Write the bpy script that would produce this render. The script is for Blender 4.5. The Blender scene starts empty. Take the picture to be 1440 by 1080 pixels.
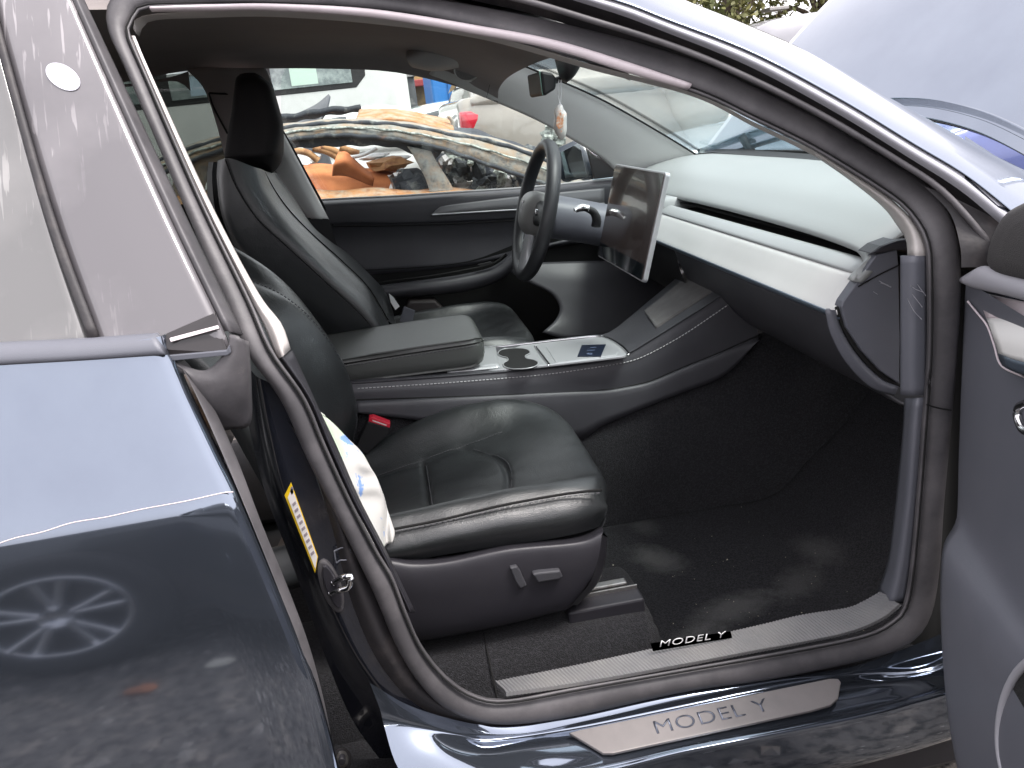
import bpy, bmesh, math, random
import numpy as np
from mathutils import Vector, Matrix
random.seed(7); rng = np.random.default_rng(7)
scene = bpy.context.scene
col = scene.collection
R_ = math.radians

# ------------------------------------------------------------------ camera
CAM = np.array([-.038, -1.7927, 1.2345]); FPX = 1123.117
_rx, _ry, _rz = -.330066, .109532, -.127798
_c, _s = math.cos, math.sin
M3 = (np.array([[_c(_rz), -_s(_rz), 0], [_s(_rz), _c(_rz), 0], [0, 0, 1]])
      @ np.array([[1, 0, 0], [0, _c(_rx), -_s(_rx)], [0, _s(_rx), _c(_rx)]])
      @ np.array([[_c(_ry), 0, _s(_ry)], [0, 1, 0], [-_s(_ry), 0, _c(_ry)]]))
cd = bpy.data.cameras.new('camera'); cam = bpy.data.objects.new('camera', cd); col.objects.link(cam)
cd.sensor_width = 36.0; cd.lens = FPX / 1440 * 36; cd.clip_start = .02; cd.clip_end = 500
mw = Matrix.Identity(4)
for i in range(3):
    mw[i][0] = M3[i, 0]; mw[i][1] = M3[i, 2]; mw[i][2] = -M3[i, 1]; mw[i][3] = CAM[i]
cam.matrix_world = mw; scene.camera = cam

# ------------------------------------------------------------------ sky, sun, exposure
SUN_EL, SUN_AZ = 62, 122          # degrees; azimuth from +Y clockwise
world = bpy.data.worlds.new('World'); scene.world = world; world.use_nodes = True
wn, wl = world.node_tree.nodes, world.node_tree.links
bg = wn['Background']; bg.inputs['Strength'].default_value = .15
sky = wn.new('ShaderNodeTexSky'); sky.sky_type = 'NISHITA'; sky.sun_disc = False
sky.sun_elevation = R_(SUN_EL); sky.sun_rotation = R_(SUN_AZ); sky.air_density = 1.0; sky.dust_density = 4.0; sky.ozone_density = 1.0
hs = wn.new('ShaderNodeHueSaturation'); hs.inputs['Saturation'].default_value = .22
ov_ = wn.new('ShaderNodeMix'); ov_.data_type = 'RGBA'; ov_.inputs[0].default_value = .6; ov_.inputs[7].default_value = (6.2, 6.1, 6.4, 1)   # even cloud layer over the clear sky
wl.new(sky.outputs[0], ov_.inputs[6]); wl.new(ov_.outputs[2], hs.inputs['Color'])
wt = wn.new('ShaderNodeMix'); wt.data_type = 'RGBA'; wt.blend_type = 'MULTIPLY'; wt.inputs[0].default_value = 1
wt.inputs[7].default_value = (1.0, .965, 1.0, 1)          # thin overcast, faintly warm
wl.new(hs.outputs[0], wt.inputs[6]); wl.new(wt.outputs[2], bg.inputs['Color'])
sd = bpy.data.lights.new('sun', 'SUN'); sun = bpy.data.objects.new('sun', sd); col.objects.link(sun)
sd.energy = 1.5; sd.angle = R_(18); sd.color = (1.0, .95, .9)
_az, _el = R_(SUN_AZ), R_(SUN_EL)
sdir = Vector((math.sin(_az) * _c(_el), math.cos(_az) * _c(_el), math.sin(_el)))
sun.rotation_euler = sdir.to_track_quat('Z', 'Y').to_euler(); sun.location = (0, 0, 20)
scene.view_settings.view_transform = 'Standard'; scene.view_settings.look = 'None'
scene.view_settings.exposure = 1.57; scene.view_settings.gamma = 1.0; scene.view_settings.use_curve_mapping = False
scene.cycles.max_bounces = 8; scene.cycles.transparent_max_bounces = 16; scene.cycles.diffuse_bounces = 5
scene.cycles.glossy_bounces = 4; scene.cycles.sample_clamp_indirect = 6; scene.cycles.caustics_reflective = False; scene.cycles.caustics_refractive = False

# ------------------------------------------------------------------ helpers
def ray(px, py): return M3 @ np.array([(px - 720) / FPX, 1, (540 - py) / FPX])
def Yp(px, py, y):
    d = ray(px, py); return Vector(CAM + d * ((y - CAM[1]) / d[1]))
def Zp(px, py, z):
    d = ray(px, py); return Vector(CAM + d * ((z - CAM[2]) / d[2]))
def Xp(px, py, x):
    d = ray(px, py); return Vector(CAM + d * ((x - CAM[0]) / d[0]))
def on(px, py, fy, off=0):
    """point of the sight line on a body surface y = fy(z)"""
    y = -.85
    for _ in range(30): y = .5 * y + .5 * (fy(Yp(px, py, y).z) + off)
    return Yp(px, py, y)
def fl(z): return -.835 + max(0, z - 1.0) * .55                     # door opening flange
def gk(z): return -.915 + max(0, z - 1.03) * .52                    # outer glass plane
def Fl(o, *p): return [on(a, b, fl, o) for a, b in p]
def Gk(o, *p): return [on(a, b, gk, o) for a, b in p]
def L(*p): return [q if isinstance(q, Vector) else Yp(*q) for q in p]
def LY(y, *p): return [Yp(a, b, y) for a, b in p]
def spl(P, n, closed=False, uniform=False):
    P = np.array([tuple(p) for p in P], float)
    if len(P) == 2: return P[0] + (P[1] - P[0]) * np.linspace(0, 1, n)[:, None]
    if closed: Q = np.vstack([P[-1], P, P[0], P[1]]); k = len(P)
    else: Q = np.vstack([2 * P[0] - P[1], P, 2 * P[-1] - P[-2]]); k = len(P) - 1
    def ev(t):
        i = np.minimum(t.astype(int), k - 1); f = (t - i)[:, None]
        a, b, c, d = Q[i], Q[i + 1], Q[i + 2], Q[i + 3]
        return .5 * (2 * b + (c - a) * f + (2 * a - 5 * b + 4 * c - d) * f ** 2 + (3 * b - a - 3 * c + d) * f ** 3)
    if uniform:
        return ev(np.linspace(0, k, n + (1 if closed else 0)))[:n]
    tt = np.linspace(0, k, k * 24 + 1); E = ev(tt)
    s = np.concatenate([[0], np.cumsum(np.linalg.norm(np.diff(E, axis=0), axis=1))])
    return ev(np.interp(np.linspace(0, s[-1], n + (1 if closed else 0))[:n], s, tt))
def mk(name, verts, faces, mat, parent=None, smooth=True, bev=0, thick=0, sub=0, seg=2, auto=None):
    me = bpy.data.meshes.new(name); me.from_pydata([tuple(v) for v in verts], [], [tuple(int(i) for i in f) for f in faces]); me.validate(); me.update()
    if smooth: me.polygons.foreach_set('use_smooth', [True] * len(me.polygons))
    o = bpy.data.objects.new(name, me); col.objects.link(o)
    if mat: me.materials.append(M[mat])
    if parent: o.parent = parent
    if thick: m = o.modifiers.new('s', 'SOLIDIFY'); m.thickness = abs(thick); m.offset = -1 if thick > 0 else 1
    if sub: m = o.modifiers.new('u', 'SUBSURF'); m.levels = sub; m.render_levels = sub
    if bev:
        m = o.modifiers.new('b', 'BEVEL'); m.width = bev; m.segments = seg; m.limit_method = 'ANGLE'; m.angle_limit = R_(35)
        if smooth: m.harden_normals = False
    if auto is not None and smooth:
        me.set_sharp_from_angle(angle=R_(auto))
    return o
def gridfaces(n, m, cu=False, cv=False):
    f = []
    for i in range(n if cu else n - 1):
        for j in range(m if cv else m - 1):
            f.append((i * m + j, ((i + 1) % n) * m + j, ((i + 1) % n) * m + (j + 1) % m, i * m + (j + 1) % m))
    return f
def facecam(V, F):
    V = np.array(V); t = 0
    for f in F[::max(1, len(F) // 40)]:
        a, b, c = V[f[0]], V[f[1]], V[f[2]]; t += np.dot(np.cross(b - a, c - a), CAM - a)
    return F if t > 0 else [f[::-1] for f in F]
def net(name, curves, mat, parent=None, n=36, m=4, thick=0, lin=False, cl=False, closed=False, **k):
    """smooth skin through a row of curves; cl: the curves are loops, closed: the row closes"""
    G = np.array([spl(c, n, cl) for c in curves])            # k x n x 3
    if lin: mm = (len(curves) - 1) * m + 1; W = np.array([[[np.interp(t, range(len(curves)), G[:, i, d]) for d in range(3)] for t in np.linspace(0, len(curves) - 1, mm)] for i in range(n)])
    else:
        mm = len(curves) * m if closed else (len(curves) - 1) * m + 1
        W = np.array([spl(G[:, i], mm, closed, True) for i in range(n)])
    F = facecam(W.reshape(-1, 3), gridfaces(n, mm, cl, closed))
    return mk(name, W.reshape(-1, 3), F, mat, parent, thick=thick, **k)
def band(name, A, B, mat, parent=None, bulge=.01, n=48, cl=False, back=None, sec=14, dirv=(0, -1, 0), **k):
    """rounded strip between two traced edges, swelling towards dirv"""
    A = spl(A, n, cl); B = spl(B, n, cl); d = np.array(dirv, float); back = bulge if back is None else back
    V = []
    for a, b in zip(A, B):
        for j in range(sec):
            t = 2 * math.pi * j / sec
            V.append(a + (b - a) * (1 - math.cos(t)) / 2 + d * (bulge * max(0, math.sin(t)) + back * min(0, math.sin(t))))
    F = gridfaces(n, sec, cl, True)
    if not cl: F += [tuple(range(sec)), tuple(range((n - 1) * sec, n * sec))[::-1]]
    return mk(name, V, F, mat, parent, **k)
def tube(name, path, r, mat, parent=None, n=40, sec=12, cl=False, flat=1.0, ref=(0, 0, 1), **k):
    P = spl(path, n, cl) if n else np.array([tuple(p) for p in path]); n = len(P)
    rr = np.interp(np.linspace(0, 1, n), np.linspace(0, 1, len(r)), r) if hasattr(r, '__len__') else [r] * n
    V = []
    for i in range(n):
        t = P[(i + 1) % n] - P[i - 1] if cl else P[min(n - 1, i + 1)] - P[max(0, i - 1)]
        t = t / (np.linalg.norm(t) + 1e-9); a = np.cross(t, ref); a /= np.linalg.norm(a) + 1e-9; b = np.cross(a, t)
        for j in range(sec):
            g = 2 * math.pi * j / sec; V.append(P[i] + rr[i] * (a * math.cos(g) + b * math.sin(g) * flat))
    F = gridfaces(n, sec, cl, True)
    if not cl: F += [tuple(range(sec))[::-1], tuple(range((n - 1) * sec, n * sec))]
    return mk(name, V, F, mat, parent, **k)
def prism(name, out, vec, mat, parent=None, bev=.002, smooth=False, **k):
    out = [Vector(p) for p in out]; v = Vector(vec); n = len(out)
    V = out + [p + v for p in out]
    F = [tuple(range(n)), tuple(range(n, 2 * n))[::-1]] + [(i, i + n, (i + 1) % n + n, (i + 1) % n) for i in range(n)]
    me = mk(name, V, F, mat, parent, smooth=smooth, bev=bev, **k)
    bm = bmesh.new(); bm.from_mesh(me.data); bmesh.ops.recalc_face_normals(bm, faces=bm.faces); bm.to_mesh(me.data); bm.free()
    return me
def rrect(w, h, r, k=5):
    o = []
    for cx, cy, a in ((w / 2 - r, h / 2 - r, 0), (-w / 2 + r, h / 2 - r, 90), (-w / 2 + r, -h / 2 + r, 180), (w / 2 - r, -h / 2 + r, 270)):
        for i in range(k + 1): t = R_(a + 90 * i / k); o.append((cx + r * math.cos(t), cy + r * math.sin(t)))
    return o
def frame(o, u, v, pts):
    o, u, v = Vector(o), Vector(u), Vector(v); return [o + u * a + v * b for a, b in pts]
def boxm(name, lo, hi, mat, parent=None, bev=.004, **k):
    x0, y0, z0 = lo; x1, y1, z1 = hi
    return prism(name, [(x0, y0, z0), (x1, y0, z0), (x1, y1, z0), (x0, y1, z0)], (0, 0, z1 - z0), mat, parent, bev=bev, **k)
def stitches(name, path, mat, parent, step=.008, ln=.005, r=.0011, lift=(0, 0, 0)):
    n = max(4, int(sum((Vector(a) - Vector(b)).length for a, b in zip(path, path[1:])) / step)); P = spl(path, n) + np.array(lift)
    V, F = [], []
    for i in range(n - 1):
        t = P[i + 1] - P[i]; t /= np.linalg.norm(t) + 1e-9; a = np.cross(t, (0, 0, 1.)); a /= np.linalg.norm(a) + 1e-9; b = np.cross(a, t); k = len(V)
        for q in (0, ln):
            for g in range(4): V.append(P[i] + t * q + r * (a * math.cos(g * 1.571) + b * math.sin(g * 1.571)))
        F += [(k + g, k + (g + 1) % 4, k + 4 + (g + 1) % 4, k + 4 + g) for g in range(4)] + [(k, k + 3, k + 2, k + 1), (k + 4, k + 5, k + 6, k + 7)]
    return mk(name, V, F, mat, parent, smooth=False)
def text(name, body, o, u, v, size, mat, parent=None, ext=.0006, sx=1.0, shear=0, center=True):
    cu = bpy.data.curves.new(name, 'FONT'); cu.body = body; cu.size = 1; cu.extrude = 0; cu.shear = shear; cu.offset = -.008; cu.space_character = 1.08
    if center: cu.align_x = 'CENTER'; cu.align_y = 'CENTER'
    t = bpy.data.objects.new(name, cu); col.objects.link(t); bpy.context.view_layer.update()
    me = bpy.data.meshes.new_from_object(t); bpy.data.objects.remove(t)
    u = Vector(u).normalized(); v = Vector(v); v = (v - u * v.dot(u)).normalized(); w = u.cross(v)
    if w.dot(Vector(CAM) - Vector(o)) < 0: pass
    mt = Matrix.Identity(4)
    for i in range(3): mt[i][0] = u[i] * size * sx; mt[i][1] = v[i] * size; mt[i][2] = w[i]; mt[i][3] = o[i]
    me.transform(mt); ob = bpy.data.objects.new(name, me); col.objects.link(ob); me.materials.clear(); me.materials.append(M[mat])
    m = ob.modifiers.new('s', 'SOLIDIFY'); m.thickness = ext; m.offset = 1
    if parent: ob.parent = parent
    return ob
def tag(o, label=None, cat=None, group=None, kind=None):
    for k, v in (('label', label), ('category', cat), ('group', group), ('kind', kind)):
        if v: o[k] = v
    return o
def empty(name, loc=(0, 0, 0), parent=None):
    o = bpy.data.objects.new(name, None); o.location = loc; o.empty_display_size = .2; col.objects.link(o)
    if parent: o.parent = parent
    return o

# ------------------------------------------------------------------ materials
M = {}
def mat(name, base, rough=.5, metal=0, coat=0, bump=None, var=None, spec=.5, ior=1.5, crough=.03, sheen=0, stretch=None, var2=None, vary_r=0, bump2=None):
    m = bpy.data.materials.new(name); m.use_nodes = True; nt = m.node_tree; b = nt.nodes['Principled BSDF']; lk = nt.links.new
    b.inputs['Base Color'].default_value = (*base, 1); b.inputs['Roughness'].default_value = rough; b.inputs['Metallic'].default_value = metal
    b.inputs['Coat Weight'].default_value = coat; b.inputs['Coat Roughness'].default_value = crough; b.inputs['Specular IOR Level'].default_value = spec; b.inputs['IOR'].default_value = ior
    if sheen: b.inputs['Sheen Weight'].default_value = sheen; b.inputs['Sheen Roughness'].default_value = .5
    tc = nt.nodes.new('ShaderNodeTexCoord'); src = tc.outputs['Object']
    if stretch:
        mp = nt.nodes.new('ShaderNodeMapping'); mp.inputs['Scale'].default_value = stretch; lk(src, mp.inputs[0]); src = mp.outputs[0]
    cur = None
    for vv in (var, var2):
        if not vv: continue
        c2, sc, lo, hi = vv
        n = nt.nodes.new('ShaderNodeTexNoise'); n.inputs['Scale'].default_value = sc; n.inputs['Detail'].default_value = 7; n.inputs['Roughness'].default_value = .62; lk(src, n.inputs['Vector'])
        r = nt.nodes.new('ShaderNodeMapRange'); r.inputs[1].default_value = lo; r.inputs[2].default_value = hi; lk(n.outputs[0], r.inputs[0])
        x = nt.nodes.new('ShaderNodeMix'); x.data_type = 'RGBA'; lk(r.outputs[0], x.inputs[0])
        if cur: lk(cur, x.inputs[6])
        else: x.inputs[6].default_value = (*base, 1)
        x.inputs[7].default_value = (*c2, 1); cur = x.outputs[2]
        if vary_r:
            rr = nt.nodes.new('ShaderNodeMapRange'); rr.inputs[1].default_value = lo; rr.inputs[2].default_value = hi; rr.inputs[3].default_value = rough; rr.inputs[4].default_value = rough + vary_r
            lk(n.outputs[0], rr.inputs[0]); lk(rr.outputs[0], b.inputs['Roughness'])
    if cur: lk(cur, b.inputs['Base Color'])
    if bump:
        kind, sc, st, dist = bump
        n = nt.nodes.new('ShaderNodeTexVoronoi' if kind == 'v' else 'ShaderNodeTexNoise'); n.inputs['Scale'].default_value = sc; lk(src, n.inputs['Vector'])
        if kind == 'n': n.inputs['Detail'].default_value = 5
        bu = nt.nodes.new('ShaderNodeBump'); bu.inputs['Strength'].default_value = st; bu.inputs['Distance'].default_value = dist
        lk(n.outputs[0], bu.inputs['Height']); lk(bu.outputs[0], b.inputs['Normal'])
        if bump2:
            n = nt.nodes.new('ShaderNodeTexNoise'); n.inputs['Scale'].default_value = bump2[0]; n.inputs['Detail'].default_value = 4; n.inputs['Distortion'].default_value = 1.2; lk(src, n.inputs['Vector'])
            b2 = nt.nodes.new('ShaderNodeBump'); b2.inputs['Strength'].default_value = bump2[1]; b2.inputs['Distance'].default_value = bump2[2]; lk(n.outputs[0], b2.inputs['Height']); lk(b2.outputs[0], bu.inputs['Normal'])
    M[name] = m; return m
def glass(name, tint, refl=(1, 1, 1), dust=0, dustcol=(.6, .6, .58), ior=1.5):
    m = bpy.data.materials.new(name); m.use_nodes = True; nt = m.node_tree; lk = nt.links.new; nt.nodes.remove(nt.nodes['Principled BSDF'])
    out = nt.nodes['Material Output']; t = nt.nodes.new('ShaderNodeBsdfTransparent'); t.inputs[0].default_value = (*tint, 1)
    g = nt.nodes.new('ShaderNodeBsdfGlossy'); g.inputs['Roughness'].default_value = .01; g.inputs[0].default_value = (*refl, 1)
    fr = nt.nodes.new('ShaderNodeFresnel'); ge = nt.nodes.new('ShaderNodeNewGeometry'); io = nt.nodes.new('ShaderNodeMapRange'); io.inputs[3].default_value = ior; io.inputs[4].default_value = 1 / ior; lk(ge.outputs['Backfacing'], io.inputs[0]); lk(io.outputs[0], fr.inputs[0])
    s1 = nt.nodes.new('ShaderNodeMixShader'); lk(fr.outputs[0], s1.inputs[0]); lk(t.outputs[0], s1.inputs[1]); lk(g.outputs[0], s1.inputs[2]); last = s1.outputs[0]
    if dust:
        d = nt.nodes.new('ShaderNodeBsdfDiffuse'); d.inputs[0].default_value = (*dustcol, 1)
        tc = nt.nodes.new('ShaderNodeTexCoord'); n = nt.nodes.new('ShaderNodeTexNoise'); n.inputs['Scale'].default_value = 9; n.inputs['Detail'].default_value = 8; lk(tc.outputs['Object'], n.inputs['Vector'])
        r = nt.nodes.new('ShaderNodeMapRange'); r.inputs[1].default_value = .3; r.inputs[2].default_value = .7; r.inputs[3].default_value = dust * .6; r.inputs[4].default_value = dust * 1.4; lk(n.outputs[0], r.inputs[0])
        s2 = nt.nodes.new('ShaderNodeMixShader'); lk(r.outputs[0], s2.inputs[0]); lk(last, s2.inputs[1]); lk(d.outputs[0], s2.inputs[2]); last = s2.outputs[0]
    lk(last, out.inputs['Surface']); M[name] = m; return m
mat('paint', (.188, .218, .268), .065, metal=.9, coat=1, var=((.155, .18, .228), 6, .3, .8), bump=('n', 3, .012, .02))
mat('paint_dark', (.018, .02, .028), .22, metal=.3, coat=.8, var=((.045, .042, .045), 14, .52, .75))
mat('leather', (.019, .021, .022), .33, spec=.75, bump=('v', 620, .2, .002), bump2=(14, .12, .012), var=((.028, .031, .032), 12, .35, .75))
mat('leather_side', (.022, .022, .024), .4, bump=('v', 700, .12, .002))
mat('headrest_cloth', (.012, .010, .011), .75, bump=('v', 900, .2, .002))
mat('plastic', (.022, .021, .026), .42, bump=('v', 1100, .18, .001), var=((.030, .029, .034), 9, .4, .8))
mat('plastic_grey', (.11, .115, .135), .46, bump=('v', 1000, .15, .001), var=((.125, .128, .148), 8, .45, .8))
mat('plastic_black', (.008, .008, .009), .55)
mat('gap_black', (.003, .003, .003), .9)
mat('rubber', (.062, .059, .063), .52, var=((.13, .122, .127), 9, .42, .72), var2=((.2, .18, .17), 30, .68, .85), bump=('n', 260, .1, .002))
mat('rubber_dark', (.022, .02, .022), .6, var=((.07, .06, .058), 16, .5, .75), bump=('n', 90, .25, .003))
mat('trim_light', (.58, .55, .525), .55, bump=('n', 500, .05, .001), var=((.51, .48, .455), 7, .4, .8))
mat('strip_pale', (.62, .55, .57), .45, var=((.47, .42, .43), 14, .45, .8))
mat('pillar_cloth', (.78, .78, .76), .8, bump=('n', 900, .15, .001), var=((.70, .70, .68), 5, .35, .8))
mat('headliner', (.34, .305, .295), .9, bump=('n', 800, .2, .001), var=((.29, .26, .25), 4, .35, .75))
mat('dash_top', (.30, .315, .31), .42, bump=('v', 900, .12, .001), spec=.7)
mat('dash_lip', (.30, .31, .31), .38, spec=.7, bump=('v', 900, .1, .001))
mat('dash_trim', (.70, .70, .675), .42, bump=('n', 700, .06, .001), var=((.63, .63, .61), 5, .35, .8))
mat('alu', (.46, .47, .48), .34, metal=.35, bump=('n', 400, .03, .001))
mat('chrome', (.75, .75, .76), .14, metal=1)
mat('steel', (.35, .34, .33), .35, metal=.9, var=((.18, .16, .14), 60, .5, .7))
mat('carpet', (.007, .007, .009), .95, bump=('n', 520, 1.0, .006), var=((.024, .024, .029), 240, .45, .62), var2=((.04, .04, .042), 6, .6, .85), sheen=.04)
mat('carpet_worn', (.005, .005, .0065), .95, bump=('n', 480, 1.0, .006), var=((.013, .013, .016), 260, .45, .62), var2=((.09, .09, .09), 6.5, .56, .80), sheen=.03)
mat('alcantara', (.075, .07, .068), .85, var=((.13, .125, .12), 13, .45, .7), sheen=.2)
mat('thread', (.45, .45, .45), .7)
mat('thread_dark', (.055, .055, .06), .7)
mat('card_blue', (.006, .012, .03), .35)
mat('card_print', (.18, .24, .38), .5)
mat('badge_black', (.006, .010, .012), .3)
mat('white', (.8, .8, .8), .4)
mat('letter_dark', (.10, .11, .14), .35, metal=.5)
mat('plate_grey', (.14, .13, .128), .42, metal=.15, var=((.22, .2, .195), 6, .35, .75), bump=('n', 300, .05, .001))
mat('red', (.62, .015, .04), .35)
mat('screen', (.060, .047, .043), .12, spec=.5, coat=.5, crough=.02)
mat('roof_glass', (.01, .01, .012), .06, coat=1)
mat('reflection_dark', (.025, .022, .023), .3)  # dark tone of the reflection built at the pillar panel corner
mat('screen_bar', (.006, .009, .011), .05, coat=1)
mat('label_yellow', (.75, .50, .01), .5)
mat('label_white', (.72, .68, .66), .5)
mat('label_text', (.28, .24, .26), .6)
mat('sticker_oval', (.56, .56, .62), .35)
mat('crumb', (.5, .45, .35), .8)
glass('glass_clear', (.95, .99, .975), dust=.008)
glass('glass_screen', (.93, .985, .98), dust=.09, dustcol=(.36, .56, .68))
glass('glass_tint', (.42, .45, .43), dust=.02)
def streak_glass(name, base, dustc, ior, rough=.04, amt=.5):
    """dusty dark glass or gloss plastic with dried water runs"""
    m = mat(name, base, rough, ior=ior, coat=.6); nt = m.node_tree; lk = nt.links.new; b = nt.nodes['Principled BSDF']
    tc = nt.nodes.new('ShaderNodeTexCoord'); mp = nt.nodes.new('ShaderNodeMapping'); mp.inputs['Scale'].default_value = (190, 30, 3.2); mp.inputs['Rotation'].default_value = (0, R_(-6), 0); lk(tc.outputs['Object'], mp.inputs[0])
    n = nt.nodes.new('ShaderNodeTexNoise'); n.inputs['Scale'].default_value = 1; n.inputs['Detail'].default_value = 3; n.inputs['Distortion'].default_value = .35; lk(mp.outputs[0], n.inputs['Vector'])
    r1 = nt.nodes.new('ShaderNodeMapRange'); r1.inputs[1].default_value = .60; r1.inputs[2].default_value = .64; lk(n.outputs[0], r1.inputs[0])
    n2 = nt.nodes.new('ShaderNodeTexNoise'); n2.inputs['Scale'].default_value = 5; n2.inputs['Detail'].default_value = 6; lk(tc.outputs['Object'], n2.inputs['Vector'])
    r2 = nt.nodes.new('ShaderNodeMapRange'); r2.inputs[1].default_value = .42; r2.inputs[2].default_value = .66; r2.inputs[4].default_value = .8; lk(n2.outputs[0], r2.inputs[0])
    mm = nt.nodes.new('ShaderNodeMath'); mm.operation = 'MULTIPLY'; lk(r1.outputs[0], mm.inputs[0]); lk(r2.outputs[0], mm.inputs[1])
    x0 = nt.nodes.new('ShaderNodeMix'); x0.data_type = 'RGBA'; lk(r2.outputs[0], x0.inputs[0]); x0.inputs[6].default_value = (*base, 1); x0.inputs[7].default_value = (*[c * .7 + d * .3 for c, d in zip(base, dustc)], 1)
    x = nt.nodes.new('ShaderNodeMix'); x.data_type = 'RGBA'; lk(mm.outputs[0], x.inputs[0]); lk(x0.outputs[2], x.inputs[6]); x.inputs[7].default_value = (*dustc, 1)
    lk(x.outputs[2], b.inputs['Base Color'])
streak_glass('door_glass', (.11, .109, .108), (.36, .35, .34), 1.6)
streak_glass('panel_gloss', (.10, .094, .10), (.36, .34, .35), 1.6)
mat('plate_rib', (.14, .14, .145), .45, var=((.2, .195, .19), 8, .4, .75), var2=((.3, .28, .27), 12, .62, .8))
mat('alu_blue', (.16, .20, .25), .3, metal=.7)
mat('wheel_leather', (.028, .029, .032), .45, bump=('v', 800, .12, .001))
mat('wheel_pad', (.17, .17, .165), .5, bump=('v', 800, .1, .001))
mat('decor_dark', (.16, .16, .165), .4, metal=.3)
mat('brown_dark', (.022, .017, .017), .6)
mat('speaker_mesh', (.30, .29, .285), .8, bump=('v', 420, .8, .002))
mat('handle_grey', (.46, .44, .43), .7, bump=('n', 600, .1, .001))
mat('mirror_green', (.35, .62, .52), .08, metal=.6)
mat('mirror_shell', (.02, .028, .045), .25, coat=.6)
mat('mirror_glass', (.20, .22, .24), .04, metal=1)
mat('tweeter_cloth', (.045, .043, .043), .9, bump=('v', 900, .5, .002))
mat('grille_mesh', (.012, .013, .013), .7, bump=('v', 500, .9, .002))
mat('ring_grey', (.34, .34, .37), .4)
mat('cloth_print', (.50, .495, .475), .85, var=((.42, .52, .38), 11, .50, .60), var2=((.16, .27, .52), 26, .60, .64), bump=('n', 60, .15, .004))
mat('wrapper', (.62, .60, .56), .2, var=((.7, .42, .28), 60, .58, .66), coat=.6)
mat('orange_print', (.62, .26, .12), .5, var=((.7, .6, .5), 160, .45, .6))
mat('gravel', (.085, .078, .072), .9, var=((.20, .175, .15), 9, .5, .68), var2=((.025, .023, .022), 26, .48, .60), bump=('n', 30, .6, .03))
mat('stones', (.26, .24, .22), .9, var=((.06, .055, .05), 3, .4, .6), var2=((.30, .22, .15), 2.1, .6, .7))
mat('tyre', (.018, .018, .019), .8)
mat('rim_dark', (.03, .03, .032), .4)
mat('rim_alloy', (.55, .55, .56), .28, metal=.9)
for n_, c_ in (('graph', (.025, .027, .03)), ('sky', (.30, .40, .48)), ('silver', (.27, .27, .29)), ('blue', (.10, .13, .32)), ('beige', (.33, .30, .26)), ('white', (.60, .61, .59)), ('mint', (.60, .68, .64))):
    mat('paint_' + n_, c_, .3, coat=1, metal=.15, var=(tuple(v * .85 for v in c_), 3, .35, .75))
mat('car_glass', (.02, .025, .028), .05, coat=1)
mat('van_glass', (.10, .10, .11), .12, coat=.6)
mat('bus_glass', (.10, .13, .13), .08, coat=1, var=((.30, .36, .34), 3, .45, .6))
mat('glass_mint', (.45, .58, .50), .3)
mat('tail_red', (.55, .01, .03), .2, coat=1)
mat('lamp_clear', (.6, .62, .64), .12, coat=1)
mat('tarp', (.045, .047, .055), .5, var=((.075, .078, .085), 12, .4, .7))
mat('truck_blue', (.03, .20, .55), .45); mat('truck_blue2', (.025, .16, .45), .45)
mat('post_wood', (.06, .065, .07), .8, var=((.25, .25, .24), 4, .5, .65))
mat('ochre', (.38, .27, .12), .85, var=((.16, .13, .09), 1.5, .45, .6)); mat('red_paint', (.32, .05, .05), .5)
mat('wall_grey', (.28, .27, .26), .9, var=((.2, .19, .18), .8, .4, .7))
mat('concrete', (.38, .37, .35), .9, var=((.28, .27, .26), 4, .4, .7))
mat('bark', (.10, .075, .055), .9); mat('leaf', (.10, .115, .035), .6, var=((.17, .15, .045), 1.3, .4, .65))
mat('rust_pale', (.25, .255, .235), .85, var=((.29, .19, .11), 12, .40, .66), var2=((.10, .11, .11), 34, .50, .72), bump=('n', 40, .4, .01))
mat('rust_orange', (.36, .17, .065), .85, var=((.32, .27, .20), 11, .42, .64), var2=((.22, .09, .035), 30, .50, .70), bump=('n', 40, .4, .01))
mat('rust_deep', (.58, .21, .075), .8, var=((.42, .13, .045), 5, .42, .62), bump=('n', 30, .3, .01))
mat('rust_tan', (.40, .22, .10), .85, var=((.2, .08, .04), 14, .5, .65))
mat('burnt', (.035, .04, .048), .85, var=((.16, .17, .16), 16, .55, .68), var2=((.14, .07, .04), 7, .62, .7))
mat('soot', (.018, .022, .032), .7, var=((.07, .08, .09), 18, .55, .7))
mat('ash', (.75, .78, .78), .9); mat('ash_dim', (.38, .42, .38), .9, var=((.12, .13, .12), 40, .45, .6))

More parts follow.
